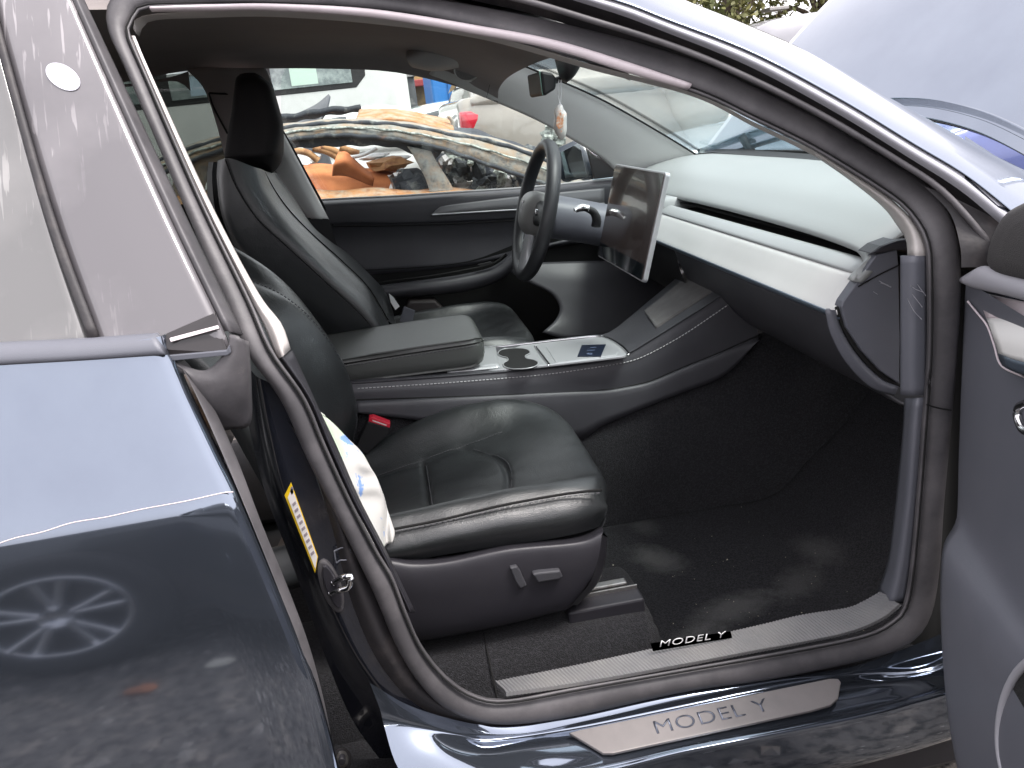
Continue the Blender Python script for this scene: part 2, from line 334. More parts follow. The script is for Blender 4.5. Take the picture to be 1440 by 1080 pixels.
mat('plastic_mid', (.046, .046, .052), .44, bump=('v', 900, .2, .001), var=((.060, .060, .067), 8, .4, .8))
mat('arm_vinyl_sheen', (.062, .066, .062), .42, spec=.7, bump=('v', 620, .2, .002))  # lighter than the seat leather: sky sheen from the windscreen put into the colour
mat('brick', (.34, .13, .06), .9, var=((.2, .09, .05), 12, .4, .6)); mat('stone_pale', (.42, .40, .35), .9)
def stained(name, base, spots):
    """dark pile with dusty tread marks of their own shape (object space x, y, radii, turn)"""
    m = mat(name, base, .95, bump=('n', 420, 1.0, .008), var=((.030, .030, .036), 300, .42, .62)); nt = m.node_tree; lk = nt.links.new; b = nt.nodes['Principled BSDF']
    cur = b.inputs['Base Color'].links[0].from_socket; tc = nt.nodes.new('ShaderNodeTexCoord')
    for x, y, a, c, rot, amt in spots:
        mp = nt.nodes.new('ShaderNodeMapping'); mp.vector_type = 'TEXTURE'; mp.inputs['Location'].default_value = (x, y, .3); mp.inputs['Rotation'].default_value = (0, 0, rot); mp.inputs['Scale'].default_value = (a, c, .5); lk(tc.outputs['Object'], mp.inputs[0])
        ln = nt.nodes.new('ShaderNodeVectorMath'); ln.operation = 'LENGTH'; lk(mp.outputs[0], ln.inputs[0])
        n = nt.nodes.new('ShaderNodeTexNoise'); n.inputs['Scale'].default_value = 38; n.inputs['Detail'].default_value = 8; n.inputs['Roughness'].default_value = .7; lk(tc.outputs['Object'], n.inputs['Vector'])
        ad = nt.nodes.new('ShaderNodeMath'); ad.operation = 'ADD'; lk(ln.outputs['Value'], ad.inputs[0]); lk(n.outputs[0], ad.inputs[1])
        r = nt.nodes.new('ShaderNodeMapRange'); r.inputs[1].default_value = 1.5; r.inputs[2].default_value = .75; r.inputs[3].default_value = 0; r.inputs[4].default_value = amt; lk(ad.outputs[0], r.inputs[0])
        x_ = nt.nodes.new('ShaderNodeMix'); x_.data_type = 'RGBA'; lk(r.outputs[0], x_.inputs[0]); lk(cur, x_.inputs[6]); x_.inputs[7].default_value = (.16, .16, .155, 1); cur = x_.outputs[2]
    lk(cur, b.inputs['Base Color'])
def spot(px, py, a, c, rot, amt): p = Zp(px, py, .295); return (p.x, p.y, a, c, rot, amt)
stained('floor_pile', (.0065, .0065, .008), [spot(925, 782, .055, .085, .5, .55), spot(905, 735, .04, .06, .3, .3), spot(1030, 852, .12, .05, .25, .5), spot(1120, 815, .10, .05, .6, .3), spot(985, 885, .07, .03, .1, .35), spot(1150, 770, .05, .08, .2, .25)])
# ================================================================== THE CAR: near side of the body
car = empty('car', (0, 0, 0)); tag(car, 'dark blue car with its front door open, seen through the doorway', 'car')

SEAL_O = [(430, 640), (394, 560), (347, 495), (314, 419), (255, 280), (178, 100), (155, 50), (150, 20), (160, -8), (200, -30), (400, -24), (560, -8), (680, 10), (830, 42), (975, 84), (1060, 122), (1148, 165), (1252, 226), (1305, 262), (1336, 310), (1349, 380), (1343, 500), (1335, 600), (1325, 708), (1319, 800), (1307, 863), (1280, 900), (1227, 922), (1093, 951), (960, 970), (813, 1003), (733, 1015), (680, 1013), (630, 997), (590, 960), (557, 907), (527, 837), (500, 780), (465, 710)]
SEAL_I = [(458, 625), (430, 560), (385, 495), (351, 419), (283, 280), (204, 100), (183, 50), (186, 32), (198, 20), (218, 12), (400, 10), (560, 22), (680, 48), (830, 88), (975, 131), (1060, 170), (1148, 214), (1252, 279), (1285, 312), (1301, 345), (1304, 390), (1304, 500), (1297, 600), (1289, 708), (1280, 800), (1272, 847), (1260, 867), (1220, 890), (1127, 910), (960, 940), (813, 965), (713, 983), (667, 977), (627, 950), (593, 907), (572, 860), (553, 810), (532, 776), (493, 702)]
band('door_seal', Fl(0, *SEAL_O), Fl(.006, *SEAL_I), 'rubber', car, bulge=.016, back=.012, n=220, cl=True, sec=20)
def mixpx(t): return [(a[0] + (b[0] - a[0]) * t, a[1] + (b[1] - a[1]) * t) for a, b in zip(SEAL_O, SEAL_I)]
tube('seal_groove', Fl(-.0088, *mixpx(.84)), .0013, 'gap_black', car, n=220, sec=5, cl=True)
tube('seal_bead', Fl(-.0062, *mixpx(.92)), .0022, 'rubber', car, n=220, sec=7, cl=True)
tube('seal_groove', Fl(-.0085, *mixpx(.13)), .0012, 'gap_black', car, n=220, sec=5, cl=True)
# second lip of rubber outside the seal, low on the pillar and along the sill
fl_o = [(400, 585), (441, 660), (470, 755), (497, 860), (537, 943), (590, 997), (667, 1021), (733, 1023), (960, 976), (1093, 957), (1227, 930)]
fl_i = [(440, 640), (470, 700), (503, 780), (530, 837), (560, 905), (592, 955), (632, 990), (690, 1003), (813, 993), (960, 962), (1093, 943)]
net('seal_lip', [Fl(.006, *fl_o), Fl(-.004, *[((a[0] + b[0]) / 2, (a[1] + b[1]) / 2) for a, b in zip(fl_o, fl_i)]), Fl(.01, *fl_i)], 'rubber_dark', car, n=70, m=4)
# join of the seal near the hinge
tube('seal_joint', Fl(-.0165, (1303, 569), (1320, 574), (1338, 577)), .0012, 'gap_black', car, n=8, sec=6)
# pale clip strip under the roof part of the seal
band('roof_trim_strip', Fl(-.014, (211, 9), (300, 6), (388, 5), (527, 13), (680, 37), (780, 56), (880, 86), (972, 117)), Fl(-.006, (214, 17), (300, 16), (388, 16), (527, 26), (680, 51), (780, 71), (880, 102), (966, 127)), 'strip_pale', car, bulge=.006, back=.004, n=90)
# light pillar trims seen past the seal
band('roof_edge_trim', Fl(.02, (188, 40), (200, 22), (300, 14), (388, 14), (527, 24), (680, 48), (830, 90), (975, 130), (1060, 172), (1148, 214), (1252, 279)), Fl(.05, (196, 52), (212, 30), (300, 25), (388, 24), (527, 34), (680, 56), (830, 98), (975, 136), (1060, 178), (1148, 221), (1252, 287)), 'trim_light', car, bulge=.006, n=90)
net('b_pillar_trim', [Fl(.012, (183, 50), (204, 100), (283, 280), (351, 419), (372, 460), (390, 505)), Fl(.004, (187, 52), (207, 100), (288, 280), (357, 414), (386, 458), (399, 500)), Fl(.03, (191, 55), (211, 100), (294, 280), (362, 409), (396, 455), (409, 491))], 'trim_light', car, n=40, m=5, thick=.004)
net('b_pillar_lower_trim', [Fl(.016, (385, 495), (430, 560), (458, 625), (493, 702), (532, 776), (572, 860)), Fl(.008, (398, 500), (437, 560), (465, 625), (499, 702), (538, 776), (578, 860)), Fl(.05, (412, 493), (448, 573), (474, 628), (506, 702), (544, 776), (584, 860))], 'plastic', car, n=40, m=5, thick=.004)
net('a_pillar_trim', [Fl(.012, (1148, 213), (1200, 245), (1252, 279), (1285, 312), (1301, 345), (1304, 362)), Fl(.018, (1147, 217), (1197, 250), (1246, 286), (1272, 312), (1283, 335), (1284, 360)), Fl(.08, (1145, 219), (1194, 253), (1240, 290), (1262, 318), (1274, 338), (1276, 362))], 'trim_light', car, n=20, m=4, thick=.004)
net('kick_trim', [Fl(.012, (1304, 360), (1304, 460), (1304, 556)), Fl(.013, (1285, 360), (1284, 460), (1284, 556)), Fl(.030, (1266, 360), (1266, 460), (1266, 556))], 'plastic_grey', car, n=20, m=4, thick=.004)
net('sill_side_trim', [Fl(.012, (1303, 560), (1297, 620), (1289, 708), (1280, 800), (1272, 847)), Fl(.018, (1286, 560), (1281, 620), (1274, 708), (1263, 790), (1250, 850)), Fl(.07, (1272, 560), (1268, 620), (1259, 708), (1248, 790), (1233, 832))], 'plastic_grey', car, n=24, m=4, thick=.004)

# outer channel, recess, painted roof rail
gapL = [(300, -70), (500, -70), (700, -40), (859, 0), (940, 30), (1060, 77), (1183, 142), (1287, 205), (1357, 247), (1419, 295), (1470, 340)]
chI = [(300, -62), (500, -60), (700, -28), (850, 14), (935, 45), (1055, 94), (1178, 160), (1280, 223), (1345, 264), (1395, 305), (1440, 350)]
recI = [(300, -35), (500, -25), (700, 8), (830, 44), (975, 88), (1060, 126), (1148, 169), (1252, 230), (1305, 268), (1345, 320), (1380, 370)]
def rk(z): return -.915 + max(0, z - 1.0) * .58
def Rk(o, *p): return [on(a, b, rk, o) for a, b in p]
net('door_channel_trim', [Rk(.003, *gapL), Rk(.0, *[((a[0] + b[0]) / 2, (a[1] + b[1]) / 2) for a, b in zip(gapL, chI)]), Rk(.012, *chI)], 'ring_grey', car, n=60, m=3)
net('door_channel', [Rk(.012, *chI), Rk(.05, *[(a[0] * .6 + b[0] * .4, a[1] * .6 + b[1] * .4) for a, b in zip(chI, recI)]), Fl(.01, *recI)], 'rubber_dark', car, n=60, m=4)
tube('channel_lip', Rk(.018, *[(a[0] * .45 + b[0] * .55, a[1] * .45 + b[1] * .55) for a, b in zip(chI, recI)]), .004, 'rubber', car, n=60, sec=8)
tube('body_gap', Rk(.004, *[(a, b - .5) for a, b in gapL]), .0022, 'gap_black', car, n=60, sec=6)
out_ = [(300, -175), (500, -165), (700, -120), (860, -48), (957, -2), (1044, 33), (1134, 73), (1239, 132), (1350, 194), (1440, 243), (1500, 280)]
mid_ = [(a[0] * .5 + b[0] * .5, a[1] * .5 + b[1] * .5) for a, b in zip(gapL, out_)]
net('roof_rail', [Rk(.002, *gapL), Rk(-.002, *[(a, b - 4) for a, b in gapL]), Rk(.012, *mid_), Rk(.05, *out_), Rk(.13, *out_)], 'paint', car, n=70, m=5)
# dark triangle behind the hinge
net('mirror_corner', [Rk(.03, (1300, 262), (1336, 300), (1350, 345), (1352, 376)), Rk(.02, (1345, 280), (1372, 315), (1380, 350), (1384, 376)), Rk(.0, (1395, 305), (1430, 335), (1450, 360), (1460, 380))], 'rubber_dark', car, n=16, m=3)
net('hinge_pillar', [Fl(.005, (1345, 380), (1340, 500), (1325, 708), (1312, 850), (1280, 905)), Fl(.03, (1362, 380), (1356, 500), (1346, 708), (1338, 850), (1330, 920)), Fl(-.02, (1440, 380), (1440, 500), (1430, 708), (1420, 850), (1410, 940))], 'gap_black', car, n=24, m=3)

# rear passenger door
BELT_Z = 1.03
CREASE = .872
def tilt(z):
    if z > .92: return 13 + (1.03 - z) / .11 * 7
    if z > CREASE + .006: return 20
    if z > CREASE - .014: return 20 + (CREASE + .006 - z) / .020 * (10.5 - 20)
    return 10.5 - (CREASE - .014 - z) * 40 if z > CREASE - .16 else max(-3, 4.66 - (CREASE - .16 - z) * 18)
_zs = np.linspace(1.05, .15, 181); _ys = [-.922]
for a, b in zip(_zs, _zs[1:]): _ys.append(_ys[-1] - math.tan(R_(tilt((a + b) / 2))) * (a - b))
def sk(z): return float(np.interp(-z, -_zs, _ys))
def Sk(o, *p): return [on(a, b, sk, o) for a, b in p]
fe = spl(Sk(0, (233, 497), (241, 510), (262, 560), (300, 640), (335, 712), (375, 805), (410, 890), (440, 970), (470, 1080), (482, 1140), (488, 1200)), 160)
rows = []
for z in np.concatenate([np.linspace(1.046, CREASE + .03, 24), np.linspace(CREASE + .028, CREASE - .03, 16), np.linspace(CREASE - .034, .22, 40)]):
    xf = float(np.interp(-z, -fe[:, 2], fe[:, 0])); y = sk(z); r = []
    r.append((xf - .012, y + .045, z)); r.append((xf + .001, y + .02, z)); r.append((xf, y + .004, z)); r.append((xf - .004, y + .0006, z))
    for x in np.linspace(xf - .012, -1.55, 26): r.append((x, y - .004 * math.sin((x + 1.55) * 1.6), z))
    rows.append(r)
nr, nc = len(rows), len(rows[0])
rd = mk('rear_door', [p for r in rows for p in r], facecam([p for r in rows for p in r], gridfaces(nr, nc)), 'paint', car)
# scratch along the crease
sc_ = Sk(-.0062, (-20, 771), (20, 757), (60, 748), (102, 735), (150, 727), (200, 716), (260, 705), (314, 693), (328, 692))
tube('scratch', sc_, .0008, 'strip_pale', rd, n=90, sec=5)
band('belt_trim', Gk(-.012, (-60, 486), (0, 482), (120, 476), (219, 469)), Gk(-.014, (-60, 519), (0, 514), (120, 507), (236, 499)), 'plastic_grey', rd, bulge=.010, back=.02, n=40)
band('door_edge_seal', Sk(.012, (246, 512), (258, 520), (285, 575), (318, 650), (352, 730), (392, 830), (425, 915), (448, 1000), (462, 1080), (470, 1140)), Sk(.03, (258, 508), (275, 530), (305, 585), (336, 655), (368, 740), (405, 830), (436, 915), (458, 1000), (472, 1080), (480, 1140)), 'rubber', rd, bulge=.006, back=.012, n=60)
# glass, divider, applique
net('window_glass', [Gk(0, (-200, -60), (-160, 150), (-120, 300), (-80, 505)), Gk(0, (-100, -70), (-60, 120), (-20, 300), (30, 505)), Gk(0, (-25, -30), (0, 62), (68, 300), (130, 490))], 'door_glass', rd, n=24, m=5, thick=.004)
band('window_divider', Gk(-.004, (-34, -40), (-4, 62), (62, 300), (124, 476)), Gk(-.004, (-18, -50), (8, 62), (76, 300), (140, 474)), 'rubber_dark', rd, bulge=.004, n=30)
net('pillar_panel', [Gk(-.002, (-16, -50), (8, 62), (76, 300), (142, 492)), Gk(-.004, (40, -60), (70, 55), (150, 280), (240, 490)), Gk(-.002, (80, -60), (101, 0), (229, 285), (312, 460), (324, 492))], 'panel_gloss', rd, n=30, m=5, thick=.006)
ov = [on(88 + 24 * math.cos(t) * 1.0 + 4 * math.sin(t), 108 + 19 * math.sin(t) + 6 * math.cos(t), gk, -.0055) for t in np.linspace(0, 2 * math.pi, 29)[:-1]]
prism('oval_camera_cover', ov, (0, .003, 0), 'sticker_oval', rd, bev=.0008)
net('panel_edge_trim', [Gk(.0, (78, -50), (101, 0), (229, 285), (316, 466)), Gk(-.004, (90, -50), (110, 0), (239, 285), (326, 466)), Gk(.03, (97, -50), (119, 0), (253, 285), (342, 470))], 'rubber', rd, n=30, m=4, thick=.004)
# plastic corner piece at the belt
net('corner_trim', [Gk(-.002, (240, 505), (255, 512), (290, 520), (318, 492), (322, 470)), Gk(-.006, (262, 525), (285, 540), (318, 535), (330, 505), (334, 474)), Gk(0.0, (285, 570), (310, 575), (340, 560), (346, 520), (344, 478)), Gk(.02, (310, 606), (325, 604), (352, 596), (354, 540), (350, 480))], 'rubber', rd, n=24, m=5, thick=.006)
prism('corner_reflection', Gk(-.0045, (236, 492), (222, 474), (302, 440), (320, 494), (316, 497), (240, 507)), (0, .004, 0), 'reflection_dark', rd, bev=.001)  # open front door's reflection in the gloss panel, built as a dark wedge
prism('reflection_strip', Gk(-.0095, (238, 476), (306, 458), (308, 462), (240, 481)), (0, .003, 0), 'strip_pale', rd, bev=.0005)  # pale line within that reflection, added as a solid strip
prism('corner_lip', Gk(-.0075, (236, 500), (318, 493), (322, 486), (325, 496), (320, 500), (240, 508)), (0, .006, 0), 'plastic_grey', rd, bev=.001)

# B pillar and sill in paint
p0 = [(330, 500), (350, 600), (372, 690), (402, 770), (432, 850), (462, 935), (500, 1020), (560, 1100)]
p1 = [(352, 520), (366, 610), (388, 700), (420, 780), (455, 870), (492, 950), (545, 1025), (610, 1090)]
p2 = [(362, 530), (378, 610), (398, 690), (430, 770), (467, 860), (506, 935), (562, 1008), (630, 1072)]
p3 = [(385, 540), (408, 620), (430, 690), (455, 770), (486, 850), (522, 925), (580, 992), (640, 1035)]
p4 = [(400, 545), (425, 620), (447, 680), (475, 765), (503, 850), (540, 930), (592, 980), (660, 1012)]
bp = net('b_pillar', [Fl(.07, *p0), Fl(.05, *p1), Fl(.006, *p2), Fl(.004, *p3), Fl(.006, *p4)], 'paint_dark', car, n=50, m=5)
q = [[(520, 960), (580, 994), (667, 1018), (733, 1020), (813, 1005), (960, 973), (1093, 953), (1200, 937), (1290, 905), (1350, 880)],
     [(535, 1000), (600, 1018), (660, 1032), (740, 1030), (820, 1014), (960, 983), (1093, 957), (1200, 945), (1290, 925), (1350, 905)],
     [(540, 1020), (600, 1030), (650, 1038), (690, 1043), (800, 1028), (960, 995), (1093, 967), (1200, 951), (1290, 945), (1350, 925)],
     [(560, 1080), (620, 1066), (680, 1062), (740, 1055), (830, 1042), (960, 1015), (1100, 986), (1200, 968), (1290, 952), (1350, 940)],
     [(600, 1120), (660, 1098), (720, 1088), (780, 1082), (860, 1067), (960, 1045), (1100, 1018), (1200, 998), (1290, 976), (1350, 958)],
     [(610, 1128), (670, 1106), (730, 1096), (790, 1090), (870, 1075), (960, 1053), (1100, 1026), (1200, 1005), (1290, 983), (1350, 965)]]
oy = [-.838, -.846, -.852, -.885, -.918, -.93]
sill = net('sill', [LY(y, *c) for y, c in zip(oy, q)] + [[Vector((p.x, -.935, p.z - .012)) for p in LY(-.93, *q[5])], [Vector((p.x, -.925, p.z - .10)) for p in LY(-.93, *q[5])], [Vector((p.x, -.88, p.z - .15)) for p in LY(-.93, *q[5])]], 'paint', car, n=80, m=6)
prism('sill_cladding', [(.95, -.90, .27), (.95, -.90, .18), (-1.5, -.90, .18), (-1.5, -.90, .27)], (0, .25, 0), 'plastic', car, bev=.01)
# grey step plate with the engraved name
def sillpt(px, py, off=0):
    r = spl([Yp(px, py, y) for y in (-.84, -.94)], 2)
    u = Vector((0, -.09, -.04)); w = Vector((0, -.4, .92))
    # plane through the step
    o = Yp(1000, 1012, -.895); nrm = SILLN; d = Vector(ray(px, py)); c0 = Vector(CAM)
    return c0 + d * ((o - c0).dot(nrm) / d.dot(nrm)) + nrm * off
_a, _b, _c2 = Yp(820, 1040, -.882), Yp(1160, 965, -.878), Yp(960, 1045, -.918)
SILLN = (_b - _a).cross(_c2 - _a).normalized()
if SILLN.z < 0: SILLN = -SILLN
pl = [(800, 1033), (815, 1029), (1165, 957), (1178, 957), (1182, 962), (1178, 985), (1168, 994), (1140, 1002), (862, 1062), (848, 1062)]
stp = prism('step_plate', [sillpt(a, b, .005) for a, b in pl], -SILLN * .006, 'plate_grey', car, bev=.0015)
_o = sillpt(1000, 1011, .0052); _u = sillpt(1060, 999, .0052) - sillpt(940, 1024, .0052); _v = SILLN.cross(_u)
text('step_lettering', 'MODEL Y', _o, _u, _v, .030, 'letter_dark', stp, ext=.0005, sx=1.32)
# ribbed scuff plate with the black badge
s_in = [(697, 961), (813, 938), (960, 906), (1060, 884), (1127, 868), (1190, 858), (1215, 848), (1238, 835)]
s_out = [(699, 979), (813, 963), (960, 937), (1060, 918), (1127, 906), (1195, 891), (1240, 872), (1264, 853)]
NR = 460; SI, SO = spl(Fl(.045, *s_in), NR), spl(Fl(.002, *s_out), NR)
V, F = [], []
for i in range(NR):
    for j, t in enumerate(np.linspace(0, 1, 5)):
        q_ = min(NR - 1, i + int(round(10 * t)))
        V.append(SI[q_] + (SO[q_] - SI[q_]) * t + np.array([0, 0, .004 + (.0011 if i % 4 < 2 else 0)]))
spm = mk('scuff_plate', V, facecam(V, gridfaces(NR, 5)), 'plate_rib', car, smooth=False, thick=.006)
bq = [(915, 911), (1028, 894), (1030, 902), (918, 921)]
bo = Fl(.03, *bq); bo = [p + Vector((0, 0, .009)) for p in bo]
bdg = prism('sill_badge', bo, (0, 0, -.003), 'badge_black', spm, bev=.0008)
_o = (bo[0] + bo[1] + bo[2] + bo[3]) / 4 + Vector((0, 0, .0012)); _u = bo[1] - bo[0]; _n = (bo[1] - bo[0]).cross(bo[3] - bo[0]).normalized(); _n = _n if _n.z > 0 else -_n
text('badge_lettering', 'MODEL Y', _o, _u, _n.cross(_u), .0165, 'white', bdg, ext=.0006, sx=1.45, shear=.15)
# label, striker, bracket outline and bolt on the B pillar
def Bp(px, py, off=0): return on(px, py, fl, -.0 + off)
lab = prism('tyre_label', [Bp(a, b) for a, b in ((400, 697), (409, 679), (447, 784), (443, 806))], (0, .003, 0), 'label_yellow', bp, bev=.0004)
prism('label_panel', [Bp(a, b, -.0012) for a, b in ((404.5, 700), (410.5, 686), (446, 784), (443.3, 800))], (0, .001, 0), 'label_white', lab, bev=0)
for k in range(9):
    t = k / 9; a = (412 + 29 * t, 708 + 78 * t)
    prism('label_line', [Bp(a[0] - 1.2, a[1] + 1, -.0018), Bp(a[0] + 3.2, a[1] - 3, -.0018), Bp(a[0] + 4.6, a[1] + .5, -.0018), Bp(a[0] + .3, a[1] + 4.5, -.0018)], (0, .0006, 0), 'label_text', lab, bev=0)
prism('label_mark', [Bp(410.5 + 2.2 * math.cos(t), 690 + 5.5 * math.sin(t), -.0012) for t in np.linspace(0, 6.283, 13)[:-1]], (0, .001, 0), 'label_text', lab, bev=0)
def ell(cx, cy, a, b, rot, off, k=26):
    return [Bp(cx + a * math.cos(t) * math.cos(rot) - b * math.sin(t) * math.sin(rot), cy + a * math.cos(t) * math.sin(rot) + b * math.sin(t) * math.cos(rot), off) for t in np.linspace(0, 2 * math.pi, k + 1)[:-1]]
stk = prism('striker_plate', ell(465, 826, 39, 14, 1.22, -.004), (0, .012, 0), 'rubber', bp, bev=.003)
prism('striker_base', ell(467, 826, 32, 9.5, 1.22, -.009), (0, .006, 0), 'plastic', stk, bev=.002)
tube('striker_loop', [Bp(466, 834, -.008), Bp(478, 830, -.03), Bp(490, 826, -.036), Bp(494, 812, -.036), Bp(484, 811, -.034), Bp(470, 819, -.010)], .0042, 'chrome', stk, n=30, sec=10)
tube('bracket_outline', [Bp(a, b, -.001) for a, b in ((470, 775), (482, 770), (491, 772), (493, 780), (488, 787), (478, 788), (473, 791), (470, 775))], .0011, 'plastic_grey', bp, n=40, sec=6)
for k, (r_, o_) in enumerate(((13, .045), (9, .038), (5, .03))):
    prism('body_bolt', ell(481, 1072, r_, r_, 0, o_, 18), (0, .012, 0), ('rubber_dark', 'steel', 'plastic')[k], bp, bev=.002)
# ================================================================== INTERIOR: floor, tunnel, console
FZ = .288
def wob(V, a, f, seed=0):
    V = np.array(V); return V + a * np.stack([np.sin(V[:, 0] * f + V[:, 1] * f * 1.7 + seed), np.cos(V[:, 1] * f * 1.3 - V[:, 0] * f * .6 + seed * 2), np.sin(V[:, 0] * f * .8 + 1.3 * V[:, 1] * f + seed * 3)], 1)
flo = net('floor_carpet', [[Vector((x, y, z + (.02 * math.exp(-((y + .8) / .03) ** 2)))) for x, z in ((-1.2, FZ), (-.3, FZ), (.2, FZ), (.6, FZ), (.77, FZ + .004), (.86, FZ + .08), (1.0, FZ + .22), (1.1, .75))] for y in (-.80, -.7, -.55, -.4, -.25, -.168)], 'floor_pile', car, n=60, m=6, thick=.01)
net('driver_floor_carpet', [[Vector((x, y, z)) for x, z in ((-1.2, FZ), (.2, FZ), (.77, FZ + .004), (1.0, FZ + .22), (1.1, .75))] for y in (.168, .4, .6, .78)], 'carpet', car, n=30, m=3, thick=.01)
net('tunnel_side', [[Vector((p.x, -.172, .262)) for p in LY(-.168, (440, 735), (640, 727), (850, 716), (1000, 705), (1090, 698))] + [Vector((.93, -.17, .36)), Vector((1.08, -.17, .55))], LY(-.168, (440, 735), (640, 727), (850, 716), (1000, 705), (1090, 698), (1160, 650), (1240, 560)), LY(-.167, (440, 640), (640, 650), (850, 640), (1000, 600), (1090, 580), (1160, 540), (1240, 480)), LY(-.132, (440, 556), (640, 552), (850, 540), (1000, 500), (1090, 460), (1160, 420), (1240, 380))], 'carpet', car, n=30, m=4, thick=.01)
boxm('underbody', (-1.6, -.86, .22), (1.25, .86, .27), 'plastic_black', car, bev=0)
boxm('firewall', (1.12, -.86, .22), (1.18, .86, 1.0), 'plastic_black', car, bev=0)
boxm('rear_bulkhead', (-1.66, -.80, .27), (-1.6, .80, 1.10), 'plastic_black', car, bev=0)
net('rear_seat_back', [[Vector((-1.0, y, .55)), Vector((-1.12, y, .75)), Vector((-1.22, y, 1.0)), Vector((-1.27, y, 1.12)), Vector((-1.33, y, 1.1))] for y in (-.66, -.4, -.1, .1, .4, .66)], 'leather', car, n=16, m=4, thick=.08)
net('rear_seat_cushion', [[Vector((-.62, y, .35)), Vector((-.58, y, .5)), Vector((-.66, y, .575)), Vector((-1.1, y, .54))] for y in (-.66, -.3, .3, .66)], 'leather', car, n=16, m=4, thick=.05)

# console
cn = [(470, 541), (500, 538), (653, 527), (767, 517), (847, 507), (880, 498), (915, 478), (960, 450), (1000, 425), (1060, 385)]
cl_ = [(495, 563), (520, 562), (680, 557), (780, 553), (847, 549), (880, 544), (915, 536), (960, 517), (1010, 497), (1066, 472)]
cf = [(600, 500), (640, 493), (683, 489), (760, 481), (840, 472), (862, 464), (885, 446), (915, 421), (945, 396), (985, 362)]
EN, EF = spl(LY(-.135, *cn), 60), spl(LY(.13, *cf), 60)
console = net('centre_console', [LY(.14, *[(a, b + 40) for a, b in cf]), LY(.135, *cf), [Vector(p) for p in EN * .5 + EF * .5 + np.array([0, 0, .001])], LY(-.128, *[(a, b - 3) for a, b in cn]), LY(-.139, *[(a, b + 3) for a, b in cn]), LY(-.147, *[(a * .5 + c * .5, b * .5 + d * .5) for (a, b), (c, d) in zip(cn, cl_)]), LY(-.149, *cl_)], 'plastic_mid', car, n=60, m=5)
stitches('console_stitching', LY(-.1435, (503, 546), (600, 540), (680, 534), (760, 527), (813, 520), (880, 509), (913, 497), (960, 471), (1005, 441), (1040, 417)), 'thread', console, lift=(0, -.002, 0))
net('console_lower_trim', [LY(-.1485, *[(a, b - 1) for a, b in cl_]), LY(-.16, *[(a, b + 6) for a, b in cl_]), LY(-.164, (495, 580), (580, 590), (680, 606), (760, 620), (817, 618), (845, 600), (897, 577), (960, 552), (1020, 527), (1068, 477))], 'plastic_mid', console, n=50, m=4, thick=.006)
tube('console_seam', LY(-.1505, *cl_), .0022, 'gap_black', console, n=50, sec=6)
# silver tray with cup holders, card and divider
nT = (Vector(EN[40]) - Vector(EN[15])).cross(Vector(EF[20]) - Vector(EN[20])).normalized(); nT = nT if nT.z > 0 else -nT
oT = Yp(767, 514, -.12)
def tray(px, py, off=0):
    d = Vector(ray(px, py)); c0 = Vector(CAM); return c0 + d * ((oT + (TN * (off + .006) if TN else Vector((0, 0, 0))) - c0).dot(TN) / d.dot(TN))
TN = (tray_b := Yp(870, 498, -.118) - oT).cross(Yp(800, 478, .118) - oT).normalized(); TN = TN if TN.z > 0 else -TN
tr_o = [(655, 524), (720, 518), (767, 513), (878, 500), (884, 496), (876, 487), (858, 478), (846, 474), (836, 474), (683, 491), (600, 500), (560, 520)]
trayo = prism('console_tray', [tray(a, b, .004) for a, b in tr_o], -TN * .006, 'alu', console, bev=.0015)
tube('tray_rim', [tray(a, b, .0055) for a, b in ((640, 495), (683, 490), (760, 481), (836, 473), (850, 474), (864, 480), (877, 489), (884, 497))], .0032, 'chrome', trayo, n=50, sec=8)
tube('tray_divider', [tray(753, 487, .005), tray(762, 499, .006), tray(772, 512, .005)], .003, 'chrome', trayo, n=14, sec=8)
pad = prism('charging_pad', [tray(a, b, .0052) for a, b in ((768, 488), (836, 479), (850, 481), (870, 495), (866, 499), (782, 510))], -TN * .002, 'alu', trayo, bev=.001)
net('tray_deck', [[p + Vector((0, 0, .0065)) for p in LY(.122, (630, 496), (665, 492), (697, 489))], [p + Vector((0, 0, .0065)) for p in LY(-.122, (630, 527), (665, 524), (703, 520))]], 'alu', trayo, n=16, m=6, thick=.003)
# cup holder: two wells with a waist
ch = []
for t in np.linspace(0, 2 * math.pi, 41)[:-1]:
    pass
cup = [(700, 497), (705, 492), (716, 490), (735, 490), (744, 493), (745, 497), (739, 500), (741, 504), (751, 506), (757, 510), (753, 515), (742, 518), (722, 519), (710, 516), (708, 511), (714, 507), (713, 503), (705, 501)]
CU = spl([tray(a, b, .0056) for a, b in cup], 60, True)
cuV = list(CU) + [CU.mean(0) + (p - CU.mean(0)) * .97 - np.array(TN) * .004 for p in CU]
mk('cup_holder_floor', cuV, [tuple(range(60))] + gridfaces(2, 60, False, True), 'gap_black', trayo, smooth=False)
tube('cup_holder_rim', [Vector(p) for p in CU], .0014, 'alu', trayo, n=0, sec=6, cl=True)
card = prism('key_card', [tray(a, b, .0068) for a, b in ((818, 485), (852, 484), (845, 501), (812, 501))], -TN * .0012, 'card_blue', trayo, bev=.0003)
_cu = (tray(852, 484) - tray(818, 485)).normalized()
